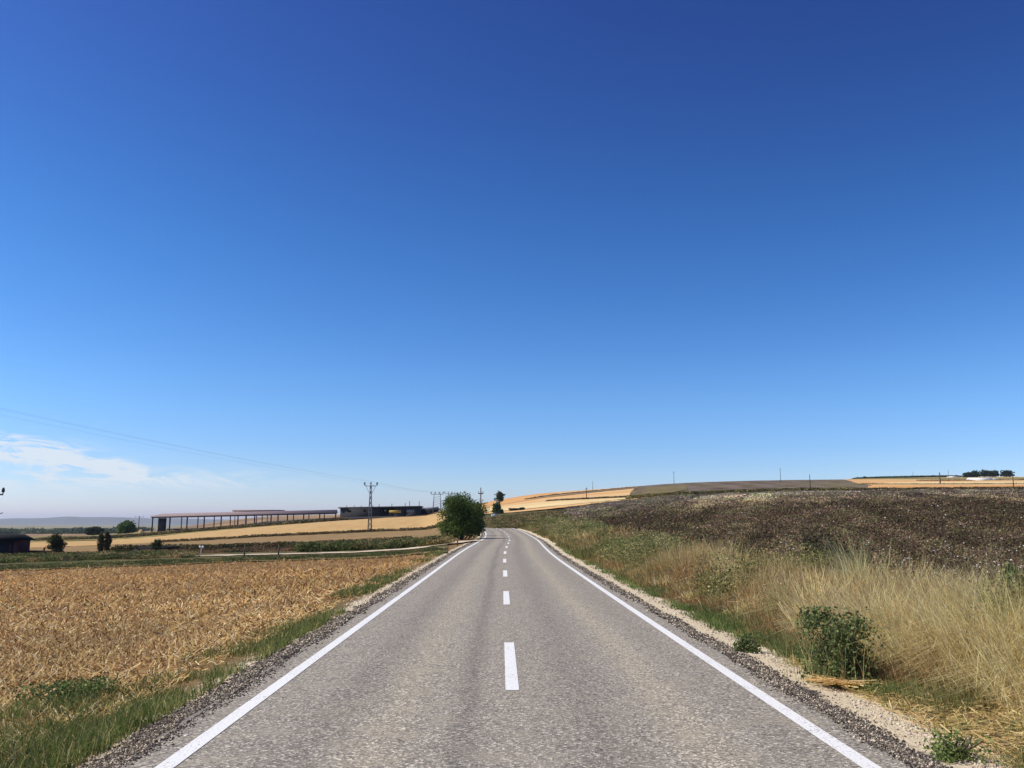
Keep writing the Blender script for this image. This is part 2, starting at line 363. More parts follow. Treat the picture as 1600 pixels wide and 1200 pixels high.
tag(road_strip('edge_line', 2.26, 2.39, -40, 225, 0.0245, mp, 0.5, 2), 'long solid white line painted along the right edge of the road', 'road marking', 'painted edge lines')
ordn = ['first', 'second', 'third', 'fourth', 'fifth', 'sixth', 'seventh', 'eighth', 'ninth', 'tenth', 'eleventh', 'twelfth', 'thirteenth', 'fourteenth', 'fifteenth', 'sixteenth', 'seventeenth', 'eighteenth']
for k in range(18):
    y0 = 8.65 + 8.8 * k
    lab = ('largest and nearest white centre dash, at the foot of the picture' if k == 0 else
           'white centre line dash, %s away from the nearest one counting along the road' % ordn[k])
    tag(road_strip('centre_dash', -0.065, 0.065, y0, y0 + 3.35, 0.0245, mp), lab, 'road marking', 'dashes of the centre line')

# ------------------------------------------------------------------ fields as sheets on the terrain
def field(name, pxs, dn, df, off, mat, nu=160, nv=60, kind='structure'):
    u = np.linspace(pxs[0], pxs[-1], nu); t = ray(u, 817)[0]
    a = np.interp(u, pxs, dn); c = np.interp(u, pxs, df)
    a = a * (1 + (fbm(u, u * 0, 25, 61) - .5) * 0.03); c = c * (1 + (fbm(u, u * 0, 25, 67) - .5) * 0.03)
    v = np.linspace(0, 1, nv)[:, None]; D = np.exp(np.log(a)[None] * (1 - v) + np.log(c)[None] * v)
    X = t[None] * D; Z = ground(X, D) + off
    return tag(gridmesh(name, X, D, Z, mat), kind=kind)
def fieldmat(name, stops, sc, stretch=(1, 1, 1), rot=0, big=0.03, bigamt=0.35, bigcol=None, rows=None):
    m, nt, b = newmat(name, 0.95, 0.05); N = NT(nt)
    c = N.ramp(N.noise(sc, 7, 0.65, N.mapv(stretch, (0, 0, rot))), stops)
    k = N.step(N.noise(big, 5, 0.6), 0.42, 0.62)
    if bigcol: c = N.mix(N.math('MULTIPLY', k, bigamt), c, bigcol)
    if rows:
        w = N.n('ShaderNodeTexWave'); w.inputs['Scale'].default_value = rows[0]; w.inputs['Distortion'].default_value = 2.5; w.inputs['Detail'].default_value = 3
        w.inputs['Detail Scale'].default_value = 2
        N.link(N.mapv((1, 1, 1), (0, 0, rows[1])), w.inputs['Vector'])
        c = N.mix(N.math('MULTIPLY', w.outputs[0], rows[2]), c, rows[3])
    N.link(c, b.inputs['Base Color']); N.bump(N.noise(sc * 2, 5), 0.8, 0.15, b); return m
GOLD = [(0.3, (0.30, 0.19, 0.08)), (0.5, (0.45, 0.295, 0.13)), (0.7, (0.57, 0.40, 0.19))]
F_gold = fieldmat('golden_stubble', GOLD, 0.5, (1, 1, 1), 0, 0.02, 0.4, (0.42, 0.25, 0.10), rows=(0.12, 0.5, 0.25, (0.66, 0.44, 0.18)))
F_brown = fieldmat('brown_stubble', [(0.3, (0.17, 0.105, 0.05)), (0.5, (0.28, 0.18, 0.085)), (0.7, (0.38, 0.25, 0.12))], 0.8, (1, 1, 1), 0, 0.06, 0.5, (0.20, 0.16, 0.07))
F_gold2 = fieldmat('pale_golden_hill', [(0.3, (0.48, 0.29, 0.12)), (0.5, (0.57, 0.37, 0.165)), (0.7, (0.66, 0.46, 0.22))], 0.12, (1, 1, 1), 0, 0.014, 0.8, (0.50, 0.22, 0.07), rows=(0.014, 1.2, 0.45, (0.78, 0.58, 0.29)))
F_hill = fieldmat('brown_hill', [(0.3, (0.20, 0.13, 0.075)), (0.5, (0.33, 0.21, 0.11)), (0.7, (0.44, 0.29, 0.14))], 0.1, (1, 1, 1), 0, 0.012, 0.8, (0.14, 0.11, 0.08))
F_dark = fieldmat('ploughed_dark', [(0.38, (0.045, 0.032, 0.022)), (0.5, (0.105, 0.076, 0.052)), (0.64, (0.24, 0.18, 0.13))], 0.16, (1, 1, 1), 0, 0.018, 0.75, (0.15, 0.13, 0.045), rows=(0.02, 0.15, 0.5, (0.20, 0.16, 0.13)))
F_cot = fieldmat('cotton_soil', [(0.3, (0.035, 0.026, 0.02)), (0.5, (0.07, 0.052, 0.038)), (0.72, (0.12, 0.09, 0.07))], 1.2, (1, 1, 1), 0, 0.05, 0.5, (0.075, 0.065, 0.035))
F_weed = fieldmat('weedy_soil', [(0.3, (0.06, 0.055, 0.025)), (0.5, (0.12, 0.10, 0.045)), (0.7, (0.24, 0.17, 0.085))], 0.9, (1, 1, 1), 0, 0.15, 0.7, (0.06, 0.075, 0.03))
F_green = fieldmat('green_field', [(0.3, (0.13, 0.14, 0.045)), (0.5, (0.20, 0.19, 0.065)), (0.7, (0.30, 0.25, 0.10))], 0.3, (1, 1, 1), 0, 0.02, 0.5, (0.30, 0.23, 0.10))
F_plain = fieldmat('far_plain', [(0.35, (0.16, 0.15, 0.07)), (0.48, (0.30, 0.24, 0.12)), (0.6, (0.42, 0.31, 0.16))], 0.012, (1, 0.5, 1), 0, 0.004, 0.6, (0.08, 0.10, 0.05))
F_path = fieldmat('pale_dirt', [(0.3, (0.48, 0.38, 0.26)), (0.5, (0.60, 0.49, 0.35)), (0.7, (0.70, 0.59, 0.44))], 2.5, (1, 1, 1), 0, 0.3, 0.3, (0.42, 0.32, 0.2))
field('weedy_ground', [-700, 0, 400, 640, 700], [49, 49, 49, 48, 46], [82, 82, 80, 78, 74], 0.05, F_weed)
field('brown_field', [-700, 0, 200, 400, 600, 690], [80, 80, 80, 78, 77, 74], [112, 112, 150, 172, 170, 160], 0.07, F_brown)
field('golden_field', [-700, 0, 200, 400, 600, 700], [112, 112, 150, 172, 170, 160], [242, 242, 243, 244, 246, 240], 0.10, F_gold)
field('green_field', [-700, 60, 200, 350, 480], [246, 246, 245, 246, 249], [420, 420, 330, 285, 262], 0.12, F_green)
field('far_field', [-700, 60, 200, 350, 480, 690, 715], [425, 425, 335, 290, 264, 250, 245], [800, 800, 800, 800, 800, 800, 800], 0.15, F_hill)
field('far_plain', [-700, 200, 500, 790], [810, 810, 820, 830], [9700, 9700, 9700, 9700], 0.15, F_plain)
field('cotton_ground', [845, 870, 900, 950, 1050, 1200, 1400, 1600, 2300], [95, 75, 62, 42, 26, 18, 14, 12, 8], [150, 195, 205, 225, 238, 242, 244, 246, 248], 0.06, F_cot, 200, 120)
field('golden_hill', [700, 850, 900, 1000, 1050], [225, 215, 215, 232, 242], [820, 820, 820, 820, 820], 0.14, F_gold2)
field('bend_field', [745, 800, 850, 880], [150, 128, 118, 112], [214, 214, 205, 190], 0.06, F_weed)
field('dark_field', [985, 1010, 1100, 1200, 1290, 1345, 1390], [247, 250, 248, 250, 252, 256, 262], [330, 820, 820, 820, 820, 430, 270], 0.20, F_dark)
field('golden_plateau', [1280, 1340, 1400, 1600, 2300], [440, 300, 262, 256, 255], [830, 830, 830, 830, 830], 0.17, F_gold2)
F_olive = fieldmat('olive_fallow', [(0.3, (0.10, 0.085, 0.04)), (0.5, (0.17, 0.135, 0.06)), (0.7, (0.27, 0.21, 0.09))], 0.15, (1, 1, 1), 0, 0.02, 0.6, (0.13, 0.10, 0.065))
F_pale = fieldmat('pale_straw_strip', [(0.3, (0.60, 0.44, 0.21)), (0.5, (0.70, 0.53, 0.27)), (0.7, (0.76, 0.60, 0.33))], 0.1, (1, 1, 1), 0, 0.02, 0.5, (0.55, 0.38, 0.16))
F_orange = fieldmat('orange_stubble_strip', [(0.3, (0.46, 0.22, 0.075)), (0.5, (0.54, 0.28, 0.10)), (0.7, (0.62, 0.35, 0.14))], 0.1, (1, 1, 1), 0, 0.02, 0.5, (0.60, 0.36, 0.15))
field('pale_strip', [760, 850, 930, 985], [248, 246, 240, 246], [345, 330, 290, 262], 0.24, F_pale)
field('orange_strip', [745, 800, 870], [480, 420, 470], [800, 800, 560], 0.24, F_orange)
field('brown_strip', [830, 900, 1000], [455, 452, 480], [475, 490, 540], 0.34, F_hill)
field('pale_strip', [1352, 1420, 1700, 2300], [425, 380, 380, 400], [435, 480, 470, 480], 0.27, F_pale)
field('orange_strip', [1360, 1500, 1800], [300, 282, 280], [345, 340, 345], 0.27, F_orange)
field('olive_strip', [1330, 1500, 1800], [640, 560, 560], [700, 650, 640], 0.27, F_green)
field('olive_strip', [1000, 1012, 1075], [262, 258, 330], [262, 460, 420], 0.40, F_olive)
field('distant_strip', [700, 900, 1100, 1600, 2300], [835] * 5, [3000] * 5, 0.1, F_green)
# dirt track joining the road from the left
tp = [(228, 872.5, 60), (250, 872, 60), (280, 871, 60), (440, 868, 60), (560, 866, 60), (640, 860, 60.5), (690, 852.5, 64), (718, 847, 68)]
TX = np.array([at(*p)[0] for p in tp] + [-1.2]); TY = np.array([p[2] for p in tp] + [74.0])
_u = np.linspace(0, 1, 160); _s = np.concatenate([[0], np.cumsum(np.hypot(np.diff(TX), np.diff(TY)))]); _s /= _s[-1]
tx = _sm(np.interp(_u, _s, TX), 5); ty = _sm(np.interp(_u, _s, TY), 5)
hw = 1.1 + 0.5 * smooth(0.75, 1, _u) + (fbm(_u * 60, _u * 0, 3, 71) - .5) * 0.5
dx = np.gradient(tx); dy = np.gradient(ty); L = np.hypot(dx, dy); v = np.linspace(-1, 1, 7)[None]
PXx = tx[:, None] - dy[:, None] / L[:, None] * hw[:, None] * v; PYy = ty[:, None] + dx[:, None] / L[:, None] * hw[:, None] * v
tag(gridmesh('path', PXx, PYy, np.maximum(ground(PXx, PYy), ground(PXx, PYy)) + 0.10 - 0.09 * smooth(0.85, 1.0, _u)[:, None], F_path, flip=True), kind='structure')
# mountains beyond the plain
mm, nt, b = newmat('mountain_rock', 0.95, 0.05); N = NT(nt)
N.link(N.mix(N.noise(0.0015, 6), (0.12, 0.11, 0.09), (0.24, 0.2, 0.15)), b.inputs['Base Color'])
u = np.linspace(-900, 900, 260); t = ray(u, 817)[0]; h = np.interp(u, [-900, -300, 0, 60, 110, 180, 250, 320, 420, 600, 900], [60, 62, 58, 66, 78, 74, 66, 55, 35, 20, 15]) + fbm(u, u * 0, 60, 81) * 14 - 7
h = h * 0.75
D = np.array([8600, 8750, 8900, 9050, 9200, 9350, 9500])[:, None]; prof = np.array([0, .35, .75, 1, .8, .4, 0])[:, None]
Xm = t[None] * D; Zm = -18 + prof * (h[None] + 18) * (0.9 + 0.2 * fbm(Xm, D + 0 * Xm, 300, 83))
tag(gridmesh('mountains', Xm, D + 0 * Xm, Zm, mm), kind='structure')

# ------------------------------------------------------------------ vegetation generators
def mixc(n, cols, w=None, jit=0.18):
    cols = np.array(cols); i = rng.choice(len(cols), n, p=w); c = cols[i] * (1 + (rng.random((n, 1)) - .5) * 2 * jit); return c * (1 + (rng.random((n, 3)) - .5) * 0.12)
def blades(name, P, h, w, lean, colr, mat, parent=None, droop=0.25, ldir=None):
    n = len(P); a = rng.random(n) * math.pi * 2; h = np.broadcast_to(h, (n,)); w = np.broadcast_to(w, (n,)); lean = np.broadcast_to(lean, (n,))
    sd_ = np.stack([np.cos(a), np.sin(a), np.zeros(n)], -1); la = rng.random(n) * math.pi * 2
    ld = np.stack([np.cos(la), np.sin(la), np.zeros(n)], -1)
    if ldir is not None: ld = np.concatenate([ldir / (np.linalg.norm(ldir, axis=1)[:, None] + 1e-6), np.zeros((n, 1))], 1)
    up = np.array([0, 0, 1.0]); wv = sd_ * w[:, None] / 2
    mid = P + ld * (lean * h * 0.38)[:, None] + up * (h * 0.55 * np.sqrt(np.clip(1 - (lean * .6) ** 2, .1, 1)))[:, None]
    tip = P + ld * (lean * h)[:, None] + up * (h * np.clip(1 - droop * lean - lean ** 2 * 0.4, 0.05, 1))[:, None]
    V = np.stack([P - wv, P + wv, mid + wv * 0.8, mid - wv * 0.8, tip], 1).reshape(-1, 3)
    i = np.arange(n)[:, None] * 5; q = i + np.array([[0, 1, 2, 3]]); t_ = i + np.array([[3, 2, 4]])
    shade = np.array([1, 1, 1, 1, 1.0])[None, :, None]
    c = (colr[:, None, :] * shade).reshape(-1, 3)
    return npmesh(name, V, q, t_, mat, parent, col=c)
def leafquads(P, size, colr, asp=0.6, flat=0.0):
    n = len(P); d = rng.normal(size=(n, 3)); d /= np.linalg.norm(d, axis=1)[:, None]
    e = rng.normal(size=(n, 3)); e[:, 2] *= (1 - flat); e -= d * (e * d).sum(1)[:, None]; e /= np.linalg.norm(e, axis=1)[:, None]
    size = np.broadcast_to(size, (n,))[:, None]
    V = np.stack([P - d * size / 2, P + e * size * asp / 2, P + d * size / 2, P - e * size * asp / 2], 1).reshape(-1, 3)
    q = np.arange(n * 4).reshape(n, 4); return V, q, np.repeat(colr, 4, 0)
def straws(name, P, ln, w, tilt, colr, mat):
    """thin flat slivers lying nearly flat (straw litter)"""
    n = len(P); a = rng.random(n) * 2 * math.pi; el = tilt * rng.random(n)
    d = np.stack([np.cos(a) * np.cos(el), np.sin(a) * np.cos(el), np.sin(el)], -1)
    sdv = np.stack([-np.sin(a), np.cos(a), rng.normal(size=n) * 0.5], -1)
    A = P; B = P + d * np.broadcast_to(ln, (n,))[:, None]; W = sdv * np.broadcast_to(w, (n,))[:, None] / 2
    V = np.stack([A - W, A + W, B + W, B - W], 1).reshape(-1, 3)
    return npmesh(name, V, np.arange(n * 4).reshape(n, 4), None, mat, col=np.repeat(colr, 4, 0))
def stones(name, P, size, colr, mat):
    n = len(P); o = np.array([[1, 0, 0], [0, 1, 0], [-1, 0, 0], [0, -1, 0], [0, 0, .8], [0, 0, -.8]])
    V = P[:, None, :] + o[None] * (np.broadcast_to(size, (n,))[:, None, None] * (0.6 + 0.7 * rng.random((n, 6, 1)))) + rng.normal(size=(n, 6, 3)) * np.broadcast_to(size, (n,))[:, None, None] * 0.15
    f = np.array([[0, 1, 4], [1, 2, 4], [2, 3, 4], [3, 0, 4], [1, 0, 5], [2, 1, 5], [3, 2, 5], [0, 3, 5]])
    t_ = (np.arange(n)[:, None, None] * 6 + f[None]).reshape(-1, 3)
    return npmesh(name, V.reshape(-1, 3), None, t_, mat, col=np.repeat(colr, 6, 0))
def scatter(n, px0, px1, d0, d1, power=1.0):
    """random ground points, denser near the viewer the way the eye needs detail"""
    t = ray(px0 + (px1 - px0) * rng.random(n), 817)[0]; u = rng.random(n)
    k = 1 / d0 + (1 / d1 - 1 / d0) * u; d = 1 / k
    if power == 0: d = d0 + (d1 - d0) * u
    return t * d, d
STRAW = [(0.82, 0.60, 0.26), (0.60, 0.39, 0.15), (0.34, 0.19, 0.075), (0.92, 0.78, 0.46), (0.10, 0.05, 0.022)]

# ---- left: harvested corn stubble and straw litter
n = 230000; X, Y = scatter(n, -260, 700, 5.5, 50); s = road_s(X, Y); edge = -3.2 - 0.5 * fbm(X, Y, 1.5, 90)
k = (s < edge) & (Y < 49); X, Y = X[k], Y[k]; s = s[k]
# litter density eases near the green verge
g = 1 - smooth(0.0, 2.3, (s + 6.0)) * (Y < 13); k = rng.random(len(X)) < 0.35 + 0.65 * g; k &= rng.random(len(X)) < 0.3 + 0.9 * smooth(.35, .6, fbm(X, Y, 2.2, 31)) * (0.55 + .45 * (np.abs((X * 0.15 + Y + 0.3 * fbm(X, Y, 5, 35)) / 0.75 % 1 - .5) > .2))
X, Y = X[k], Y[k]
P = np.stack([X, Y, ground(X, Y) + 0.012 + rng.random(len(X)) * 0.05], -1)
big = fbm(X, Y, 7, 33)[:, None]
cc = mixc(len(X), STRAW, [.25, .24, .17, .15, .19]) * (0.55 + 0.8 * big) * (1 + (np.array([0.98, 0.86, 0.74]) - 1)[None] * smooth(14, 34, Y)[:, None])
tag(straws('straw_litter', P, (0.06 + 0.14 * rng.random(len(X)) ** 1.5) * np.clip(Y / 20, 0.8, 1.5), 0.010 * np.clip(Y / 12, 0.7, 1.8) * (0.6 + .8 * rng.random(len(X))), 0.75, cc, M_grass),
    'golden straw and husks strewn over the cut corn field left of the road', 'straw', kind='stuff')
n = 80000; X, Y = scatter(n, -260, 720, 6.5, 50); row = np.abs((X * 0.15 + Y + 0.3 * fbm(X, Y, 5, 35)) / 0.75 % 1 - .5)
k = (road_s(X, Y) < -4.6 - 1.2 * (Y < 12)) & ((row < 0.22) | (rng.random(n) < 0.25)); X, Y = X[k], Y[k]
P = np.stack([X, Y, ground(X, Y)], -1); cc = mixc(len(X), [(0.60, 0.40, 0.18), (0.42, 0.25, 0.105), (0.76, 0.56, 0.28), (0.24, 0.13, 0.06)], [.35, .3, .2, .15])
tag(blades('corn_stubble', P, 0.06 + 0.17 * rng.random(len(X)) ** 1.4, 0.011 * np.clip(Y / 11, 0.9, 2.6), 0.15 + 0.55 * rng.random(len(X)), cc, M_grass),
    'rows of short cut brown corn stalks standing in the field left of the road', 'stubble', kind='stuff')
# ---- left green verge grass
GREEN = [(0.13, 0.17, 0.04), (0.18, 0.21, 0.06), (0.085, 0.12, 0.028), (0.32, 0.30, 0.11), (0.58, 0.46, 0.21)]
n = 150000; Y = 4.5 + 12 * rng.random(n) ** 1.2; s = -2.95 - 3.6 * rng.random(n); X = road_x(Y) + s
dens = smooth(0.37, 0.54, fbm(X, Y, 1.1, 95)) * smooth(-5.6 + 0.12 * Y, -4.6 + 0.12 * Y, s + (fbm(X, Y, 2, 97) - .5) * 1.8) * (0.35 + 0.65 * (s < -3.1 + 0.3 * fbm(X, Y, .7, 99)))
k = rng.random(n) < dens; X, Y = X[k], Y[k]; P = np.stack([X, Y, ground(X, Y) - 0.01], -1)
hh = (0.05 + 0.20 * rng.random(len(X)) ** 1.5) * (0.35 + 1.3 * fbm(X, Y, 0.7, 93))
tag(blades('green_grass', P, hh, 0.007, 0.2 + 0.7 * rng.random(len(X)), mixc(len(X), GREEN, [.30, .26, .18, .16, .10]) * (0.65 + 0.7 * fbm(X, Y, .8, 96))[:, None], M_grass),
    'low green grass patch between the left road edge and the stubble', 'grass', kind='stuff')
n = 26000; Y = 13 + 34 * rng.random(n) ** 1.3; s = -3.05 - 0.8 * rng.random(n) - .3 * fbm(Y, Y * 0, 3, 5); X = road_x(Y) + s
k = rng.random(n) < smooth(0.52, 0.62, fbm(X * 0.4, Y, 3, 94)); X, Y = X[k], Y[k]; P = np.stack([X, Y, ground(X, Y)], -1)
tag(blades('green_grass', P, 0.08 + 0.14 * rng.random(len(X)), 0.012, 0.2 + 0.6 * rng.random(len(X)), mixc(len(X), GREEN, [.3, .3, .15, .15, .1]), M_grass),
    'thin green grass tufts along the gravel of the left road edge farther up', 'grass', kind='stuff')
# ---- gravel on both shoulders
for sgn, nm in ((-1, 'left'), (1, 'right')):
    n = 34000; X0, Y = scatter(n, 0, 1, 4.2, 70); s = (2.79 if sgn < 0 else 2.75) + rng.normal(size=n) * (0.085 if sgn < 0 else 0.065) * (0.6 + 0.9 * fbm(Y, Y * 0, 1.5, 77)) + (fbm(Y, Y * 0, 1.1, 79) - .5) * .18; X = road_x(Y) + sgn * s
    sz = (0.006 + 0.010 * rng.random(n) ** 2) * np.clip(Y / 9, 0.9, 1.8)
    zb = np.where(np.abs(s) < 2.66, road_z(Y) + 0.008, ground(X, Y) + 0.004)
    P = np.stack([X, Y, zb], -1)
    tag(stones('gravel', P, sz, mixc(n, [(0.055, 0.045, 0.038), (0.11, 0.09, 0.072), (0.24, 0.20, 0.15), (0.55, 0.47, 0.35)], [.36, .28, .20, .16], 0.35), M_stone),
        'loose dark gravel spilled along the %s edge of the asphalt' % nm, 'gravel', kind='stuff')
n = 9000; X0, Y = scatter(n, 0, 1, 4.2, 60); sg_ = np.where(rng.random(n) < .5, -1, 1); X = road_x(Y) + sg_ * (3.12 + rng.normal(size=n) * 0.10 + .08 * (sg_ > 0))
tag(stones('pale_pebbles', np.stack([X, Y, ground(X, Y) + .002], -1), (0.006 + 0.02 * rng.random(n) ** 4) * np.clip(Y / 12, .8, 1.6), mixc(n, [(0.55, 0.46, 0.33), (0.62, 0.54, 0.42), (0.40, 0.31, 0.22)], None, 0.2), M_stone),
    'pale pebbles and crumbs of earth on the sandy road verges', 'pebbles', kind='stuff')

# ---- right verge
DRY = [(0.72, 0.55, 0.23), (0.58, 0.42, 0.16), (0.80, 0.65, 0.32), (0.42, 0.28, 0.12), (0.38, 0.38, 0.13)]
def verge(n, ynear, yfar, name, label, cols, w, s0, s1, h0, h1, wid, lean0, lean1, seed, thr, soft=0.14, power=1.0, edge=0.5, hfun=None, per=60, trad=0.16):
    """grass grows in tufts: blades fan out from each tuft's centre"""
    nt_ = max(1, n // per); _, Y = scatter(nt_, 0, 1, ynear, yfar)
    if not power: Y = ynear + (yfar - ynear) * rng.random(nt_)
    s = s0 + (s1 - s0) * rng.random(nt_); s = s + (fbm(Y, Y * 0 + seed, 2.5, seed) - .5) * edge; X = road_x(Y) + s
    k = rng.random(nt_) < smooth(thr - soft, thr + soft, fbm(X, Y, 2.4, seed + 7)); X, Y, s = X[k], Y[k], s[k]; m = len(X)
    th = (0.45 + 0.75 * rng.random(m)) * (0.6 + 0.8 * fbm(X, Y, 1.7, seed + 3)); th = th * (hfun(s, Y) if hfun else 1)
    tcol = mixc(m, cols, w, 0.3); tdir = rng.normal(size=(m, 2)) * 0.5 + np.array([-0.25, -0.1])
    i = np.repeat(np.arange(m), per); r = rng.normal(size=(len(i), 2)) * trad * np.clip(Y[i] / 22, .9, 2)[:, None]
    x = X[i] + r[:, 0]; y = Y[i] + r[:, 1]; kk_ = road_s(x, y) > max(3.15, s0 - 0.35); i = i[kk_]; r = r[kk_]; x = x[kk_]; y = y[kk_]; P = np.stack([x, y, ground(x, y) - 0.02], -1)
    h = (h0 + (h1 - h0) * rng.random(len(i)) ** 1.2) * th[i]
    ld = r / (trad * 1.2) * 0.7 + tdir[i] + rng.normal(size=(len(i), 2)) * 0.55
    c = tcol[i] * 0.55 + mixc(len(i), cols, w) * 0.45
    return tag(blades(name, P, h, wid * np.clip(Y[i] / 11, 0.8, 5), lean0 + (lean1 - lean0) * rng.random(len(i)) ** 1.3, c, M_grass, ldir=ld), label, 'grass', kind='stuff')
ramp_in = lambda s, Y: 0.35 + 0.65 * smooth(3.95, 5.0, s)
verge(72000, 6.0, 26, 'dry_grass', 'tall golden dry grass clumps on the near right verge', [(0.80, 0.67, 0.30), (0.70, 0.55, 0.22), (0.88, 0.77, 0.41), (0.40, 0.27, 0.10), (0.46, 0.45, 0.16)], [.30, .22, .22, .12, .14], 4.1, 6.9, 0.3, 1.15, 0.0095, 0.12, 1.15, 120, 0.44, hfun=ramp_in, per=190, trad=.15)
verge(70000, 20, 110, 'dry_grass', 'dry yellow brown grass on the right verge up towards the bend', DRY, [.25, .25, .1, .25, .15], 3.9, 6.9, 0.35, 0.95, 0.008, 0.15, 1.05, 127, 0.48, hfun=ramp_in, per=50, trad=.2)
verge(52000, 6.2, 13, 'tangled_straw', 'tangled pale straw bulging from the right verge nearest the camera', [(0.82, 0.70, 0.34), (0.90, 0.80, 0.47), (0.66, 0.52, 0.22), (0.32, 0.20, 0.08)], [.35, .28, .22, .15], 4.4, 6.6, 0.35, 1.1, 0.009, 0.35, 1.2, 150, 0.3, power=0, per=120, trad=.13)
verge(120000, 9, 130, 'rusty_weeds', 'reddish brown dead weeds mixed into the right verge', [(0.44, 0.25, 0.11), (0.60, 0.38, 0.17), (0.24, 0.14, 0.07), (0.34, 0.26, 0.11)], [.3, .35, .15, .2], 3.8, 6.8, 0.3, 1.0, 0.008, 0.2, 1.0, 170, 0.47, hfun=ramp_in, per=45, trad=.2)
verge(110000, 8, 120, 'olive_weeds', 'olive green grassy weeds mixed into the right verge', [(0.22, 0.22, 0.08), (0.30, 0.28, 0.11), (0.15, 0.16, 0.055), (0.42, 0.36, 0.15)], [.3, .3, .25, .15], 3.7, 6.6, 0.25, 0.7, 0.009, 0.15, 0.9, 182, 0.50, hfun=ramp_in, per=45, trad=.2)
verge(130000, 5.0, 60, 'low_green_grass', 'low green grass hugging the sandy strip right of the road', [(0.12, 0.19, 0.045), (0.17, 0.24, 0.07), (0.08, 0.13, 0.032), (0.26, 0.28, 0.09), (0.45, 0.38, 0.17)], [.32, .28, .2, .14, .06], 3.3, 4.7, 0.05, 0.2, 0.0075, 0.3, 1.0, 190, 0.42, 0.05, edge=0.7, per=30, trad=.12)
verge(22000, 38, 140, 'green_weeds', 'green weeds on the right verge where the road starts to bend', [(0.17, 0.18, 0.05), (0.12, 0.135, 0.04), (0.25, 0.23, 0.08), (0.40, 0.30, 0.13)], [.35, .25, .25, .15], 3.6, 6.6, 0.25, 0.7, 0.010, 0.2, 0.9, 210, 0.46, per=40, trad=.25)
n = 14000; X0, Y = scatter(n, 0, 1, 6, 30); s = 4.1 + 2.7 * rng.random(n); X = road_x(Y) + s; k = fbm(X, Y, 2.4, 127) > .42; X, Y = X[k], Y[k]
o = straws('dead_stalks', np.stack([X, Y, ground(X, Y) + .05 + .55 * rng.random(len(X)) ** 1.5 * smooth(3.8, 4.8, X - road_x(Y))], -1), 0.06 + .2 * rng.random(len(X)), 0.005 * np.clip(Y / 12, 1, 2), 1.2, mixc(len(X), [(0.86, 0.72, 0.42), (0.70, 0.53, 0.25), (0.36, 0.22, 0.10), (0.22, 0.14, 0.07)], [.35, .3, .2, .15]), M_grass)
tag(o, 'broken pale stalks tangled at all angles in the dry grass of the right verge', 'dead stalks', kind='stuff')
# straw lying on the bare soil
n = 9000; Y = 4.8 + 6 * rng.random(n); X = road_x(Y) + 3.3 + 1.6 * rng.random(n)
tag(straws('fallen_straw', np.stack([X, Y, ground(X, Y) + .01 + .03 * rng.random(n)], -1), 0.05 + 0.2 * rng.random(n) ** 2, 0.006, 0.3, mixc(n, DRY, [.3, .3, .2, .15, .05]), M_grass),
    'broken straw lying on the brown soil at the foot of the right verge', 'straw', kind='stuff')
# broad-leaved weeds in the verge (mass)
def leafmass(name, label, cat, n_plants, leaves, X, Y, h, rad, size, cols, w, lift=0.1, mat=M_leaf, kind='stuff', parent=None, z=None, tone=None):
    i = np.repeat(np.arange(n_plants), leaves); m = len(i); v = rng.random(m) ** 0.8
    a = rng.random(m) * 2 * math.pi; r = np.sqrt(rng.random(m)) * np.broadcast_to(rad, (n_plants,))[i] * (0.35 + 0.9 * np.sin(np.clip(v, .05, 1) * math.pi * .8))
    hx = np.broadcast_to(h, (n_plants,))[i]
    Z0 = ground(X, Y) if z is None else z
    P = np.stack([X[i] + np.cos(a) * r, Y[i] + np.sin(a) * r, Z0[i] + lift * hx + v * hx * (1 - lift)], -1)
    pc0 = mixc(n_plants, cols, w, 0.25) * (1 if tone is None else tone)
    pc = pc0[i] * (1 + (rng.random((m, 1)) - .5) * 0.5)
    Vv, q, c = leafquads(P, np.broadcast_to(size, (n_plants,))[i] * (0.6 + 0.8 * rng.random(m)), pc)
    o = npmesh(name, Vv, q, None, mat, parent, col=c)
    return tag(o, label, cat, kind=kind) if label else o
n = 2200; X0, Y = scatter(n, 0, 1, 9, 120); s = 4.0 + 2.8 * rng.random(n); X = road_x(Y) + s
k = fbm(X, Y, 6, 230) > 0.44; X, Y = X[k], Y[k]
leafmass('verge_weeds', 'grey green leafy weeds growing through the dry grass of the right verge', 'weeds', len(X), 150, X, Y, 0.45 + 0.6 * rng.random(len(X)), 0.22 + 0.004 * Y, 0.028 + 0.0011 * Y,
         [(0.20, 0.21, 0.07), (0.28, 0.26, 0.10), (0.40, 0.35, 0.15), (0.14, 0.15, 0.045)], [.3, .3, .2, .2])
# ---- cotton field
n = 18000; t = ray(790 + 1050 * rng.random(n), 817)[0]; kk = 1 / 9 + (1 / 235 - 1 / 9) * rng.random(n) ** 0.72; Y = 1 / kk; X = t * Y; s = road_s(X, Y)
lim = np.interp(Y, [0, 60, 100, 150, 235], [6.6, 7.0, 8.5, 14, 40]); k = (s > lim) & (X > 0); X, Y = X[k], Y[k]
rw = np.where(Y < 38, 1.0, np.where(Y < 90, 2.0, 4.0)); ca, sa = math.cos(math.atan(.324)), math.sin(math.atan(.324))
up_ = X * ca - Y * sa; al_ = X * sa + Y * ca; ri_ = np.round(up_ / rw); up_ = ri_ * rw + rng.normal(size=len(X)) * .16 * rw; X = up_ * ca + al_ * sa; Y = -up_ * sa + al_ * ca
rowtone = 0.72 + 0.6 * np.random.default_rng(5).random(997)[(np.abs(ri_ * rw * 7).astype(int)) % 997]
patch = fbm(X, Y, 22, 260); n = len(X); lod = np.clip(Y / 22, 0.8, 6)
H = (0.5 + 0.3 * rng.random(n)) * (1 - 0.45 * smooth(60, 160, Y))
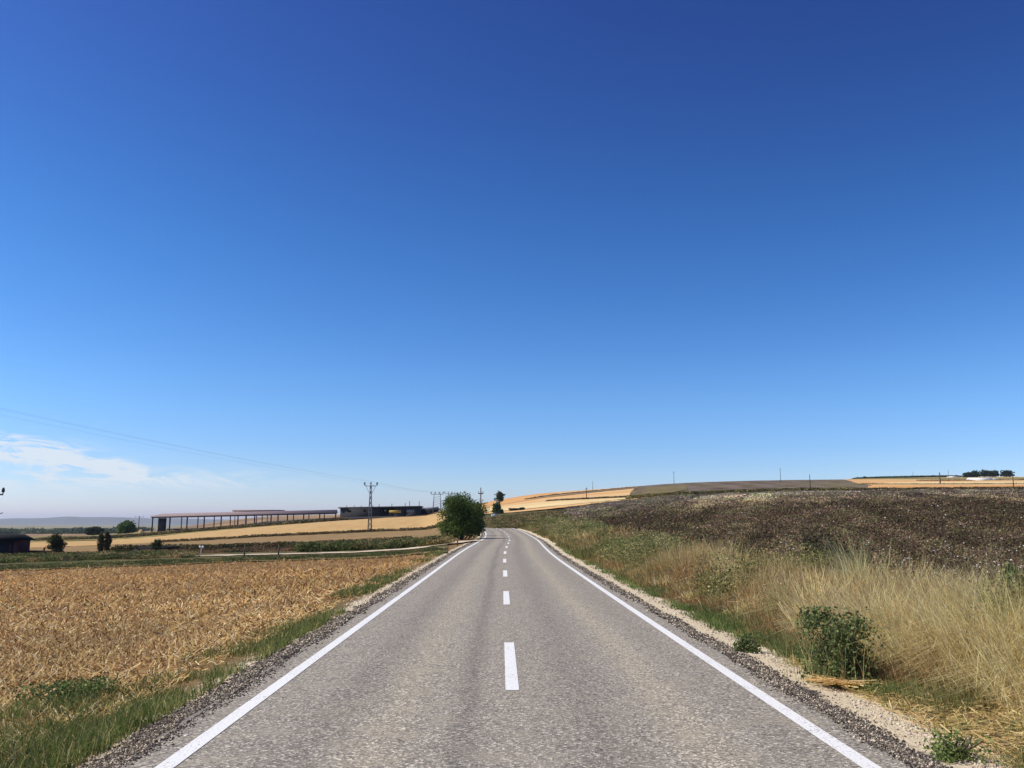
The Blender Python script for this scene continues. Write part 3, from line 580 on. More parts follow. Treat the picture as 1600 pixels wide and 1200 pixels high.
CT = [(0.10, 0.062, 0.036), (0.13, 0.10, 0.045), (0.065, 0.045, 0.026), (0.16, 0.14, 0.055), (0.24, 0.16, 0.095)]
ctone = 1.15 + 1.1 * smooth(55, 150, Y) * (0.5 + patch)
for (xa, ya, xb, yb, wd) in ((18.0, 65, 52, 170, 1.0), (13.5, 70, 44, 160, 1.3), (60, 95, 66, 200, 1.2), (40, 60, 60, 120, .9), (22, 110, 60, 220, 1.6)):
    L_ = math.hypot(xb - xa, yb - ya); q_ = ((X - xa) * (xb - xa) + (Y - ya) * (yb - ya)) / L_ ** 2
    dd_ = np.abs((X - xa) * (yb - ya) - (Y - ya) * (xb - xa)) / L_
    ctone = ctone * (1 + 1.3 * (dd_ < wd) * smooth(-.05, .15, q_) * (1 - smooth(.85, 1.05, q_)))
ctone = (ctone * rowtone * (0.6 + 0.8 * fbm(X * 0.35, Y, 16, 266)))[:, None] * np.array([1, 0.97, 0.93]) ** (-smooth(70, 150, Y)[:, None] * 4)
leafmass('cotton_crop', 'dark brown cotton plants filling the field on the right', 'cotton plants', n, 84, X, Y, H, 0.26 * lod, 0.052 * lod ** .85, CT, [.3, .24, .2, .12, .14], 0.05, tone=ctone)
i = np.repeat(np.arange(n), 5); v = rng.random(len(i)); dens = (0.42 - 0.38 * smooth(16, 30, Y))[i] * (0.2 + 1.6 * patch[i]); bandy = 0.55 + 2.6 * smooth(85, 150, Y[i])
k = rng.random(len(i)) < dens * bandy; i = i[k]; v = v[k]; a = rng.random(len(i)) * 6.283; r = 0.3 * lod[i] * rng.random(len(i))
P = np.stack([X[i] + np.cos(a) * r, Y[i] + np.sin(a) * r, ground(X[i], Y[i]) + H[i] * (0.55 + 0.5 * v)], -1)
tag(stones('cotton_bolls', P, 0.02 * np.clip(Y[i] / 20, 1, 3.5), mixc(len(i), [(0.80, 0.76, 0.70), (0.50, 0.45, 0.40), (0.34, 0.28, 0.24)], [.3, .3, .4]) * (1 - 0.4 * smooth(70, 130, Y[i]))[:, None], M_stone),
    'white open cotton bolls dotted over the dark field on the right', 'cotton bolls', kind='stuff')
# ---- left weed strip, brown clumps and hedge lines
def strip(name, label, cat, n, lv, px0, px1, yfn, spread, h, rad, size, cols, w):
    u = px0 + (px1 - px0) * rng.random(n); t = ray(u, 817)[0]; d = yfn(u) + (rng.random(n) - .5) * spread; X = t * d
    return leafmass(name, label, cat, n, lv, X, d, h * (0.4 + 0.9 * rng.random(n)), rad, size, cols, w, 0.0)
WG = [(0.10, 0.12, 0.035), (0.15, 0.16, 0.05), (0.07, 0.08, 0.03), (0.24, 0.19, 0.08), (0.40, 0.27, 0.12)]
cst = lambda c: (lambda u: np.full_like(u, c, dtype=float))
strip('weed_strip', 'strip of low green weeds at the far edge of the stubble field', 'weeds', 1500, 60, -300, 690, cst(51.8), 3.5, 0.15, 0.4, 0.08, WG, [.35, .25, .2, .12, .08])
strip('weed_strip', 'tall green weeds behind the pale dirt track', 'weeds', 620, 120, 470, 700, lambda u: 67 + (u < 600) * 2.0, 8, 0.55, 0.5, 0.13, WG, [.3, .25, .2, .15, .1])
strip('weed_strip', 'dull green weeds at the left below the dark red shack', 'weeds', 900, 110, -300, 300, cst(64), 12, 0.3, 0.6, 0.13, WG, [.3, .2, .2, .15, .15])
strip('dead_weeds', 'reddish brown dead weeds between the dirt track and the brown field', 'weeds', 1100, 60, 230, 700, cst(74), 11, 0.22, 0.6, 0.12, [(0.22, 0.12, 0.065), (0.30, 0.18, 0.09), (0.10, 0.075, 0.04), (0.07, 0.075, 0.03)], [.3, .25, .25, .2])
strip('dark_scrub', 'line of dark scrub at the lower edge of the brown slope', 'scrub', 420, 110, 180, 640, lambda u: 79 + 2 * np.sin(u / 30), 3, 0.48, 0.7, 0.2, [(0.07, 0.065, 0.03), (0.11, 0.085, 0.04), (0.18, 0.13, 0.06)], [.4, .35, .25])
strip('hedge_line', 'thin dark hedge line crossing the slope below the golden field', 'hedge', 420, 50, 260, 700, lambda u: np.interp(u, [260, 400, 600, 700], [160, 172, 170, 160]), 1.5, 0.42, 0.7, 0.3, [(0.16, 0.12, 0.05), (0.22, 0.16, 0.07), (0.10, 0.085, 0.04)], None)
strip('hedge_line', 'dark green hedge strip along the far rim of the left golden field', 'hedge', 900, 60, 60, 540, lambda u: np.interp(u, [60, 350, 540], [262, 256, 252]), 6, 0.7, 1.3, 0.5, [(0.16, 0.12, 0.05), (0.22, 0.16, 0.07), (0.10, 0.085, 0.04)], None)
strip('bend_weeds', 'olive weeds on the outside of the road bend', 'weeds', 900, 60, 762, 885, cst(150), 50, 0.45, 0.9, 0.22, [(0.16, 0.14, 0.05), (0.23, 0.19, 0.075), (0.11, 0.105, 0.04), (0.32, 0.22, 0.10)], None)
strip('hedge_line', 'dark hedge line between the cotton field and the upper dark field', 'hedge', 900, 60, 985, 1340, lambda u: np.interp(u, [985, 1200, 1340], [244, 247, 252]), 5, 0.75, 1.1, 0.5, [(0.13, 0.11, 0.04), (0.20, 0.17, 0.06), (0.28, 0.23, 0.09)], [.4, .35, .25])
strip('hedge_line', 'dark hedge line below the golden plateau at the right', 'hedge', 700, 60, 1340, 1900, cst(250), 4, 0.6, 1.1, 0.5, [(0.16, 0.12, 0.05), (0.22, 0.16, 0.07), (0.10, 0.085, 0.04)], None)
strip('hedge_line', 'dark brown hedge line dividing the golden hill beyond the bend', 'hedge', 500, 60, 855, 1010, lambda u: np.interp(u, [855, 1010], [330, 262]), 2, 0.45, 1.0, 0.6, [(0.16, 0.12, 0.05), (0.22, 0.16, 0.07), (0.10, 0.085, 0.04)], None)
strip('hedge_line', 'thin dark strip of scrub high on the golden hill', 'hedge', 260, 60, 825, 1000, lambda u: np.interp(u, [825, 1000], [470, 520]), 3, 0.4, 1.5, 0.8, [(0.16, 0.12, 0.05), (0.22, 0.16, 0.07), (0.10, 0.085, 0.04)], None)
strip('hedge_line', 'faint green brown line of scrub across the middle of the golden plateau', 'hedge', 420, 40, 1350, 1800, lambda u: 390 + (u - 1350) * .12, 5, 0.35, 1.6, 0.7, [(0.22, 0.19, 0.08), (0.30, 0.24, 0.10)], None)
strip('hedge_line', 'reddish line of scrub below the white farmhouse', 'hedge', 300, 40, 1440, 1640, cst(520), 5, 0.4, 1.8, 0.8, [(0.30, 0.17, 0.08), (0.22, 0.16, 0.07)], None)
strip('far_trees', 'low dark line of trees on the far plain at the left', 'trees', 420, 150, -400, 230, cst(1000), 260, 5, 9, 2.4, [(0.07, 0.09, 0.05), (0.10, 0.115, 0.06)], None)
strip('far_trees', 'long dark green wood on the skyline at the right', 'trees', 420, 150, 1345, 1500, cst(820), 14, 1.8, 5, 1.3, [(0.045, 0.06, 0.03), (0.07, 0.085, 0.04)], None)

# ------------------------------------------------------------------ trees and shrubs
def tree(name, label, cat, px, d, top_y, wpx, leaves, size, cols, trunk_h=0.3, w=None, group=None, bottom=0.12, shape='round', seed=1, base_dx=0, nb=9):
    r_ = np.random.default_rng(seed); x, y, _ = at(px, 817, d); z0 = gz(x, y); ztop = at(px, top_y, d)[2]
    H = ztop - z0; R = (at(px + wpx / 2, 817, d)[0] - at(px - wpx / 2, 817, d)[0]) / 2 * 1.12
    root = empty(name, (x, y, z0), 0, label, cat, group)
    mb = MB(); tr = max(0.03, H * 0.035)
    mb.tube([(0, 0, -0.1), (0.02 * H, 0, H * 0.2), (0, 0.02 * H, H * 0.55), (0.01, 0, H * 0.85)], [tr * 1.3, tr, tr * 0.7, tr * 0.2], 8)
    for k in range(7):
        a = k * 2.4 + seed; b0 = H * (0.15 + 0.08 * k); e = Vector((math.cos(a) * R * 0.7, math.sin(a) * R * 0.7, b0 + H * 0.28))
        mb.tube([(0, 0, b0), (e.x * .5, e.y * .5, b0 + H * 0.1), tuple(e)], [tr * .5, tr * .35, tr * .12], 6)
    mb.build('trunk', M_bark, root, True)
    # clumps on an uneven ellipsoid
    cz = H * (bottom + 1) / 2; hz = H * (1 - bottom) / 2
    C = []; 
    for k in range(nb):
        v = r_.normal(size=3); v /= np.linalg.norm(v); q = r_.random() ** 0.4 * (0.66 if nb < 20 else 0.82)
        if shape == 'column': C.append((v[0] * R * .45, v[1] * R * .45, H * (0.12 + 0.78 * (k + .5) / nb), R * (.75 - .35 * abs(k / nb - .4)), hz * .30))
        else:
            f_ = (.30 + .16 * r_.random()) if nb < 20 else (.20 + .17 * r_.random()); C.append((v[0] * R * q, v[1] * R * q, cz + v[2] * hz * q, R * f_, hz * f_))
    if shape != 'column':
        C.append((0, 0, cz, R * .66, hz * .72))
        for k in range(5): a = k * 1.257 + seed; C.append((math.cos(a) * R * .45, math.sin(a) * R * .45, cz - hz * (.45 + .2 * r_.random()), R * .42, hz * .36))
    C = np.array(C); wts = C[:, 3] ** 2 * C[:, 4]; wts /= wts.sum(); i = r_.choice(len(C), leaves, p=wts)
    v = r_.normal(size=(leaves, 3)); v /= np.linalg.norm(v, axis=1)[:, None]; rr = r_.random(leaves) ** 0.38 * (1 + 0.18 * r_.normal(size=leaves))
    P = C[i, :3] + v * rr[:, None] * np.stack([C[i, 3], C[i, 3], C[i, 4]], -1)
    P[:, 2] = np.maximum(P[:, 2], 0.02 * H + 0.1 * H * bottom)
    tone = mixc(len(C), cols, w, 0.3)[i] * 0.5 + mixc(leaves, cols, w, 0.25) * 0.5
    V, q, c = leafquads(P, size * (0.6 + 0.8 * r_.random(leaves)), tone)
    npmesh('crown', V, q, None, M_leaf, root, col=c)
    return root
TG = [(0.08, 0.12, 0.028), (0.11, 0.155, 0.036), (0.05, 0.078, 0.02), (0.15, 0.20, 0.05)]
DG = [(0.035, 0.05, 0.022), (0.05, 0.065, 0.028), (0.025, 0.037, 0.017)]
tree('roadside_tree', 'large bushy dark green tree standing at the left road edge by the bend', 'tree', 721, 80, 767, 78, 30000, 0.15, TG, 0.3, bottom=0.0, seed=3, nb=44)
tree('roadside_shrub', 'thin light green shrub leaning over the road behind the big roadside tree', 'shrub', 748, 92, 785, 24, 2600, 0.16, [(0.09, 0.12, 0.04), (0.12, 0.14, 0.05)], bottom=0.05, seed=5)
tree('skyline_tree', 'small round dark tree alone on the skyline just right of the roadside tree', 'tree', 780, 380, 766, 16, 1600, 0.6, DG, bottom=0.28, seed=6)
tree('bend_bush', 'dark green bush with a pointed top below the skyline tree', 'bush', 776, 215, 783, 16, 1800, 0.38, TG, bottom=0.0, seed=8)
tree('bend_bush', 'small low dark bush touching the right foot of the pointed bush', 'bush', 784, 214, 794.5, 8, 500, 0.32, DG, bottom=0.0, seed=9)
tree('field_tree', 'round dark green tree in the left fields, leftmost of two beside the open shed', 'tree', 149, 330, 821.5, 26, 2600, 0.75, DG, bottom=0.0, seed=10)
tree('field_tree', 'broad dark green tree next to the left end of the open shed', 'tree', 198, 320, 812.5, 32, 3000, 0.8, TG, bottom=0.0, seed=11)
tree('narrow_shrub', 'upright green shrub beside the dark red shack', 'shrub', 91, 72, 833, 22, 3600, 0.13, [(0.08, 0.10, 0.035), (0.06, 0.075, 0.03), (0.14, 0.12, 0.06)], bottom=0.02, shape='column', seed=12, nb=10)
tree('small_shrub', 'small thin green shrub on the brown slope below the open shed', 'shrub', 245, 75, 842, 18, 1800, 0.12, [(0.07, 0.09, 0.035), (0.10, 0.11, 0.05)], bottom=0.02, shape='column', seed=14, nb=7)
for k, (px, w_) in enumerate(((160, 10), (170, 10))):
    tree('brown_cypress', 'brown withered narrow shrub, %s of a close pair beside the green strip' % ('left' if k == 0 else 'right'), 'shrub', px, 70, 831 - k * 1.5, w_, 2600, 0.11, [(0.13, 0.085, 0.045), (0.17, 0.11, 0.055), (0.09, 0.10, 0.04)], bottom=0.03, shape='column', seed=20 + k, nb=8, group='pair of withered shrubs')
for k, (px, ty_, w_, lab) in enumerate(((1519, 737, 19, 'low round dark tree at the left end of the skyline row'), (1532, 734, 19, 'full dark tree, second from the left in the skyline row'),
        (1548, 733, 20, 'broad dark tree, third from the left in the skyline row'), (1561, 733.5, 14, 'slim green tree at the right end of the skyline row'), (1580, 734, 24, 'wide round dark tree standing apart at the far right of the skyline'))):
    tree('skyline_row_tree', lab, 'tree', px, 700, ty_, w_, 1500, 1.1, DG, bottom=0.03, seed=30 + k, group='dark trees on the right skyline')
tree('skyline_bush', 'small dark bush on the left end of the right skyline wood', 'bush', 1357, 790, 744, 8, 500, 1.0, DG, bottom=0, seed=41)
tree('skyline_bush', 'small dark bush on the skyline left of the white farmhouse', 'bush', 1447, 790, 743.5, 10, 500, 1.0, DG, bottom=0, seed=42)
# broad-leaved bush in the near right verge, and others
def bush(name, label, px, py, d, h, rad, n, size, cols, seed, cat='bush'):
    global rng
    x, y, _ = at(px, py, d); z = gz(x, y); root = empty(name, (x, y, z), 0, label, cat); r_ = np.random.default_rng(seed)
    mb = MB()
    for k in range(9):
        a = r_.random() * 6.28; q = rad * (0.3 + 0.6 * r_.random()); mb.tube([(0, 0, -0.03), (math.cos(a) * q * .5, math.sin(a) * q * .5, h * .45), (math.cos(a) * q, math.sin(a) * q, h * (.7 + .3 * r_.random()))], [0.012, 0.008, 0.004], 5)
    mb.build('stem', M_bark, root, True)
    nb = 30; C = np.stack([r_.uniform(-1, 1, nb) * rad * .8, r_.uniform(-1, 1, nb) * rad * .6, h * (0.08 + .86 * r_.random(nb) ** 1.25)], -1)
    i = r_.integers(0, nb, n); P = C[i] + r_.normal(size=(n, 3)) * rad * (.15 + .13 * r_.random(nb))[i][:, None]; P[:, 2] = np.clip(P[:, 2], 0.02, h * 1.1)
    V, q, c = leafquads(P, size * (0.6 + .8 * r_.random(n)), mixc(n, cols, None, .3), 0.8)
    npmesh('foliage', V, q, None, M_leaf, root, col=c)
    if h > .5:
        m_ = int(150 * h / .8); Pb = np.stack([r_.normal(size=m_) * rad * .6, r_.normal(size=m_) * rad * .5, np.zeros(m_)], -1)
        blades('dry_stems', Pb, h * (0.5 + .75 * r_.random(m_)), 0.006, 0.15 + .5 * r_.random(m_), mixc(m_, DRY), M_grass, root)
    return root
BG = [(0.14, 0.18, 0.06), (0.20, 0.24, 0.085), (0.09, 0.115, 0.04)]
bush('verge_bush', 'dark green broad leaved bush among the tall dry grass of the near right verge', 1312, 1030, 9.4, 0.70, 0.36, 7000, 0.032, BG, 50)
bush('verge_bush', 'small dark green weed at the corner of the low green grass patch', 1168, 1010, 11.5, 0.2, 0.16, 900, 0.03, BG, 51)
bush('grass_tuft', 'green leafy tuft on the bare soil by the right road edge', 1490, 1160, 6.4, 0.15, 0.22, 1300, 0.022, [(0.15, 0.20, 0.055), (0.22, 0.26, 0.08)], 52, 'tuft')
bush('left_verge_weed', 'dark green clump of weeds in the near left grass', 105, 1095, 9.0, 0.2, 0.45, 3800, 0.026, [(0.11, 0.155, 0.04), (0.16, 0.20, 0.06)], 53, 'weeds')
bush('field_bush', 'round grey green bush at the front of the cotton field', 1350, 900, 17.5, 1.0, 0.55, 3000, 0.06, [(0.06, 0.075, 0.04), (0.04, 0.05, 0.03)], 54)
bush('field_bush', 'tall olive weed standing out of the cotton field', 1288, 880, 20, 1.15, 0.5, 1800, 0.06, [(0.09, 0.09, 0.045), (0.07, 0.06, 0.035)], 55)
bush('edge_bush', 'green leafy plant at the right picture edge in the dry grass', 1592, 960, 9.5, 1.1, 0.22, 900, 0.06, BG, 56)

# ------------------------------------------------------------------ buildings
def place(px, d, z=None):
    x, y, _ = at(px, 817, d); return (x, y, gz(x, y) if z is None else z)
ang = math.radians(7)
# long open shed: axis runs along the view's width
Lsh = at(526, 817, 310)[0] - at(236, 817, 296)[0]
xs, ys, _ = at(236, 817, 296); shed = empty('open_shed', (xs, ys, 0), math.atan2(310 - 296, Lsh), 'long open shed with a rusty roof on many posts behind the golden field', 'shed')
Ls = math.hypot(Lsh, 14); Wd = 15.0
zr0 = at(240, 808, 296)[2]; zr1 = at(526, 801.5, 310)[2]; ev = lambda x: zr0 + (zr1 - zr0) * x / Ls
rise = 1.05
mb = MB(); V = []
for x in (-0.3, Ls + .3):
    e = ev(x); V += [(x + (2.6 if x < 0 else 0) * 0, -0.5, e), (x + (2.6 if x < 0 else 0), Wd / 2, e + rise), (x, Wd + .5, e), (x, -0.5, e + .22), (x + (2.6 if x < 0 else 0), Wd / 2, e + rise + .2), (x, Wd + .5, e + .22)]
mb.add(V, [(0, 1, 7, 6), (1, 2, 8, 7), (3, 9, 10, 4), (4, 10, 11, 5), (0, 6, 9, 3), (2, 5, 11, 8), (0, 3, 4, 1), (1, 4, 5, 2), (6, 7, 10, 9), (7, 8, 11, 10)])
mb.build('roof', M_roof, shed)
mb = MB().box(0, Ls, -0.12, 0.12, 0, 0.35); V_ = mb.V[0]; V_[:, 2] += np.array([ev(v[0]) - .37 for v in V_]); mb.build('beam', M_darkwall, shed)
def post(x, y, w, mat, name='post'):
    gx = xs + x * math.cos(shed.rotation_euler.z) - y * math.sin(shed.rotation_euler.z); gy = ys + x * math.sin(shed.rotation_euler.z) + y * math.cos(shed.rotation_euler.z)
    MB().box(x - w, x + w, y - w, y + w, gz(gx, gy) - 0.6, ev(x) - 0.01 + (0.0 if y < 1 or y > Wd - 1 else 0)).build(name, mat, shed)
for k in range(12): post(0.4 + k * (Ls - .8) / 11.0, 0.3, 0.2, M_darkwall)
for k in range(11): post(2.4 + k * (Ls - 3) / 10.6, Wd - .4, 0.17, M_conc)
bz = gz(*at(250, 817, 300)[:2])
MB().box(2.0, 4.6, 1.2, 1.6, bz - 0.5, ev(3) - .4).build('end_wall', M_darkwall, shed)
MB().box(4.0, 36, Wd / 2, Wd / 2 + .3, bz - .5, bz + 1.0).build('low_wall', M_darkwall, shed)
mb = MB().box(36, Ls - 1, 0.9, 1.2, -.5, .7); V_ = mb.V[0]; V_[:, 2] += np.array([gz(xs + v[0], ys + 6) for v in V_]); mb.build('low_wall', M_darkwall, shed)
# second roof far behind
a = at(363, 797.5, 420); b_ = at(444, 796.6, 428); o = MB()
o.box(a[0], b_[0], a[1], a[1] + 10, a[2] - .5, a[2] + .25); rf = empty('far_shed', (0, 0, 0), 0, 'thin pale red roof of a farther shed peeping over the long open shed', 'shed'); o.build('roof', M_roof, rf)
mb = MB(); xm = (a[0] + b_[0]) / 2
for x in np.linspace(a[0] + 1, b_[0] - 1, 5): MB().box(x - .2, x + .2, a[1] + 1, a[1] + 1.4, gz(x, a[1]) - .5, a[2] - .51).build('post', M_conc, rf)
# dark block building
x0, y0, _ = at(531, 817, 285); x1 = at(655, 817, 285)[0]; zt0 = at(531, 792.5, 285)[2]; zt1 = at(655, 790.5, 285)[2]; zb = gz((x0 + x1) / 2, 285)
W = x1 - x0; bd = empty('block_building', (x0, 285, 0), 0, 'dark grey flat roofed block building under construction right of the open shed', 'building')
def slantbox(mb, xa, xb, ya, yb, za, zt, dz=0):
    f_ = lambda x: zt0 + (zt1 - zt0) * x / W
    return mb.add([(xa, ya, za), (xb, ya, za), (xb, yb, za), (xa, yb, za), (xa, ya, f_(xa) + zt), (xb, ya, f_(xb) + zt), (xb, yb, f_(xb) + zt), (xa, yb, f_(xa) + zt)],
                  [(3, 2, 1, 0), (4, 5, 6, 7), (0, 1, 5, 4), (1, 2, 6, 5), (2, 3, 7, 6), (3, 0, 4, 7)])
sc_ = W / 124.0   # metres per photo pixel here
mb = MB()
for xa, xb in ((0, 61), (84, 100), (103, 124)): slantbox(mb, xa * sc_, xb * sc_, 0, 9, zb - 2, -.42)
slantbox(mb, 61 * sc_, 84 * sc_, 3.5, 9, zb - 2, -.42); slantbox(mb, 100 * sc_, 103 * sc_, 5, 9, zb - 2, -.42)
mb.build('wall', M_darkwall, bd)
mb = MB(); f_ = lambda x: zt0 + (zt1 - zt0) * x / W
mb.add([(xa, ya, f_(xa) + dz) for dz in (-.4, 0) for (xa, ya) in ((-.5, -.6), (W + .4, -.6), (W + .4, 9.4), (-.5, 9.4))], [(3, 2, 1, 0), (4, 5, 6, 7), (0, 1, 5, 4), (1, 2, 6, 5), (2, 3, 7, 6), (3, 0, 4, 7)]); mb.build('roof_slab', simple('slab', (0.05, 0.05, 0.055), .9), bd)
for xa, xb, za, zc in ((11, 17, -1.7, -1.0), (36, 41, -1.6, -.9), (64, 82, -2.4, -.5)):
    mb = MB().box(xa * sc_, xb * sc_, -.04 if xa < 60 else 3.4, .1 if xa < 60 else 3.45, f_(xa * sc_) + za, f_(xa * sc_) + zc); mb.build('window', M_black, bd)
MB().box(67 * sc_, 69.5 * sc_, 3.3, 3.38, f_(68 * sc_) - 1.5, f_(68 * sc_) - 1.0).build('window', M_white, bd)
MB().box(104 * sc_, 116 * sc_, -.08, -.02, f_(110 * sc_) - 2.0, f_(110 * sc_) - 1.2).build('panel', M_conc, bd)
for k, xr in enumerate((9, 21, 32, 50, 60, 80, 101, 108, 123)):
    hh_ = (0.55, .5, .45, .4, .8, .9, 1.0, 1.7, 1.6)[k]
    MB().box(xr * sc_ - .08, xr * sc_ + .08, 1, 1.16, f_(xr * sc_), f_(xr * sc_) + hh_).build('column_stub', M_darkwall, bd)
# barn right of it
x0b = at(655.5, 817, 292)[0]; x1b = at(682, 817, 292)[0]; zbt = at(668, 797, 292)[2]; zbb = gz((x0b + x1b) / 2, 292)
bn = empty('dark_barn', (x0b, 292, 0), 0, 'low black walled barn with a grey roof half hidden by the roadside tree', 'barn')
MB().box(0.3, x1b - x0b, 0, 9, zbb - 1.5, zbt).build('wall', M_black, bn)
mb = MB(); WW = x1b - x0b
mb.add([(0, -.5, zbt + .005), (WW + .5, -.5, zbt + .005), (WW + .5, 9.5, zbt + .005), (0, 9.5, zbt + .005), (WW / 2, 4.5, zbt + 1.0), (WW + .2, 4.5, zbt + 1.1), (0.2, 4.5, zbt + .8)],
       [(3, 2, 1, 0), (0, 1, 5, 6), (2, 3, 6, 5)], [(0, 6, 3), (1, 2, 5)]); mb.build('roof', simple('grey_roof', (0.11, 0.11, 0.115), .8), bn)
# perimeter wall in front
U_ = np.linspace(352, 628, 24); pts = []
for u in U_:
    x, y, _ = at(u, 817, 262); top = at(u, np.interp(u, [352, 420, 500, 560, 628], [822, 815, 810, 807.5, 806]), 262)[2]; pts.append((x, y, gz(x, y) - .4, top))
mb = MB(); V = []; q = []
for (x, y, za, zt) in pts: V += [(x, y, za), (x, y, zt), (x, y + .25, zt), (x, y + .25, za)]
for i in range(len(pts) - 1):
    a = i * 4
    for j in range(4): q.append((a + j, a + (j + 1) % 4, a + 4 + (j + 1) % 4, a + 4 + j))
q += [(3, 2, 1, 0), tuple(len(V) - 4 + j for j in range(4))]
mb.add(V, q); o = mb.build('perimeter_wall', simple('grey_block', (0.065, 0.062, 0.064), .9, .3, .7)); tag(o, 'low grey block wall running in front of the shed and dark building', 'wall')
# yellow truck bed in front of the building
def box_thing(name, label, cat, px, d, ytop, wpx, depth, mat_parts, zdrop=0.0, zfix=None):
    x, y, _ = at(px, 817, d); z = gz(x, y) if zfix is None else zfix; w_ = (at(px + wpx / 2, 817, d)[0] - at(px - wpx / 2, 817, d)[0]); h_ = at(px, ytop, d)[2] - z
    root = empty(name, (x, y, z), 0, label, cat)
    for nm, m_, (a0, a1, b0, b1, c0, c1) in mat_parts: MB().box(a0 * w_, a1 * w_, b0 * depth, b1 * depth, c0 * h_, c1 * h_).build(nm, m_, root)
    return root
tk = box_thing('yellow_trailer', 'yellow sided trailer parked before the opening of the dark building', 'trailer', 617, 272, 797.5, 17, 2.4,
          [('body', M_yellow, (-.5, .5, -.5, .5, .62, 1.0)), ('chassis', M_darkwall, (-.48, .48, -.4, .4, .45, .615))])
zt_ = 1.0
for wx in (-1.2, -.6, 1.1):
    mb = MB(); mb.tube([(wx, -1.1, .5), (wx, -.8, .5)], .5, 14); mb.build('wheel', M_black, tk)
# whitewashed farmhouse and polytunnel on the right skyline
fh = box_thing('white_farmhouse', 'small white flat roofed farmhouse on the right skyline beside the dark trees', 'house', 1496, 690, 744.5, 15, 7,
          [('wall', M_white, (-.5, .08, -.5, .5, -.3, 1.0)), ('wall', M_white, (.14, .48, -.3, .5, -.3, .82)), ('roof', simple('house_roof', (.25, .2, .17)), (.10, .5, -.35, .55, .83, 1.0)),
           ('door', M_black, (.085, .135, -.3, .3, -.3, .7)), ('window', M_black, (-.30, -.2, -.515, -.49, .4, .65)), ('window', M_black, (-.12, -.04, -.515, -.49, .4, .65))])
def tunnel(label, px, d, wpx, hm):
    x, y, z = place(px, d); w_ = (at(px + wpx / 2, 817, d)[0] - at(px - wpx / 2, 817, d)[0]); mb = MB(); V = []; n_ = 10
    root = empty('polytunnel', (x, y, z), 0, label, 'greenhouse', 'white polytunnels on the plateau')
    for xx in (-w_ / 2, w_ / 2):
        for k in range(n_ + 1):
            a = math.pi * k / n_; V.append((xx, -math.cos(a) * 3.2, max(0, math.sin(a)) * hm - .3))
    q = [(k, k + 1, n_ + 2 + k, n_ + 1 + k) for k in range(n_)]; mb.add(V, q, [(0, k + 1, k) for k in range(1, n_)] + [(n_ + 1, n_ + 1 + k, n_ + 2 + k) for k in range(1, n_)]); mb.build('cover', M_white, root, True)
tunnel('long white polytunnel in front of the dark skyline trees, left one', 1536, 520, 34, 2.0); tunnel('short white polytunnel to the right of the longer one', 1557, 525, 14, 1.4)
# white hut and shelter by the bend
box_thing('white_hut', 'tiny white hut at the foot of the lone skyline tree', 'hut', 776, 330, 780.5, 4.2, 3, [('wall', M_white, (-.5, .5, -.5, .5, -.2, .8)), ('roof', M_conc, (-.6, .6, -.6, .6, .805, 1.0))], )
sh = box_thing('flat_shelter', 'low dark flat roofed open shelter on the pale field beyond the bend', 'shelter', 804, 245, 794.2, 19, 5,
          [('roof', M_black, (-.5, .5, -.5, .5, .55, 1.0)), ('post', M_wood, (-.46, -.43, -.45, -.4, -.2, .545)), ('post', M_wood, (.1, .13, -.45, -.4, -.2, .545)), ('post', M_wood, (.43, .46, -.45, -.4, -.2, .545)), ('back_wall', M_white, (-.4, .3, .4, .46, -.2, .545))])
tree('shelter_bush', 'small dark bush at the right end of the flat shelter', 'bush', 816, 243, 792.5, 8, 700, 0.3, DG, bottom=0.0, seed=60)
box_thing('culvert', 'pale concrete culvert block beside the road bend', 'culvert', 772, 175, 801.5, 9, 1.2, [('wall', M_white, (-.5, .5, -.5, .5, -.3, .75)), ('coping', M_conc, (-.55, .55, -.6, .6, .755, 1.0))], zfix=at(772, 806, 175)[2])
# dark red shack at the left edge
x0r, y0r, _ = at(-60, 817, 70); x1r = at(34, 817, 70)[0]; zg = gz((x0r + x1r) / 2, 70) - .1; ztr = at(20, 835, 70)[2]
shk = empty('red_shack', (x0r, 70, zg), 0, 'dark shack with red end boards and a black roof at the left picture edge', 'shack'); WW = x1r - x0r; HH = ztr - zg
MB().box(0, WW - .45, 0, 1.8, 0, HH - .5).build('wall', M_darkwall, shk)
MB().box(WW - .44, WW - .05, -.1, 1.6, 0, HH - .5).build('end_wall', M_red, shk)
mb = MB(); mb.add([(-.3, -.5, HH - .495), (WW + .2, -.5, HH - .495), (WW + .2, 2.2, HH - .495), (-.3, 2.2, HH - .495), (-.3, .3, HH), (WW - .5, .3, HH), (WW - .5, 1.5, HH), (-.3, 1.5, HH)],
                  [(3, 2, 1, 0), (4, 5, 6, 7), (0, 1, 5, 4), (1, 2, 6, 5), (2, 3, 7, 6), (3, 0, 4, 7)]); mb.build('roof', M_black, shk)
MB().box(WW - .8, WW - .62, -.05, -.01, .2, HH - .8).build('door_post', M_red, shk)
for k in range(3): MB().tube([(WW + .1 + .12 * k, .2 + .5 * k, 0), (WW + .05 + .12 * k, .2 + .5 * k, HH - .7 - .3 * k)], .05, 6).build('prop', M_red, shk)
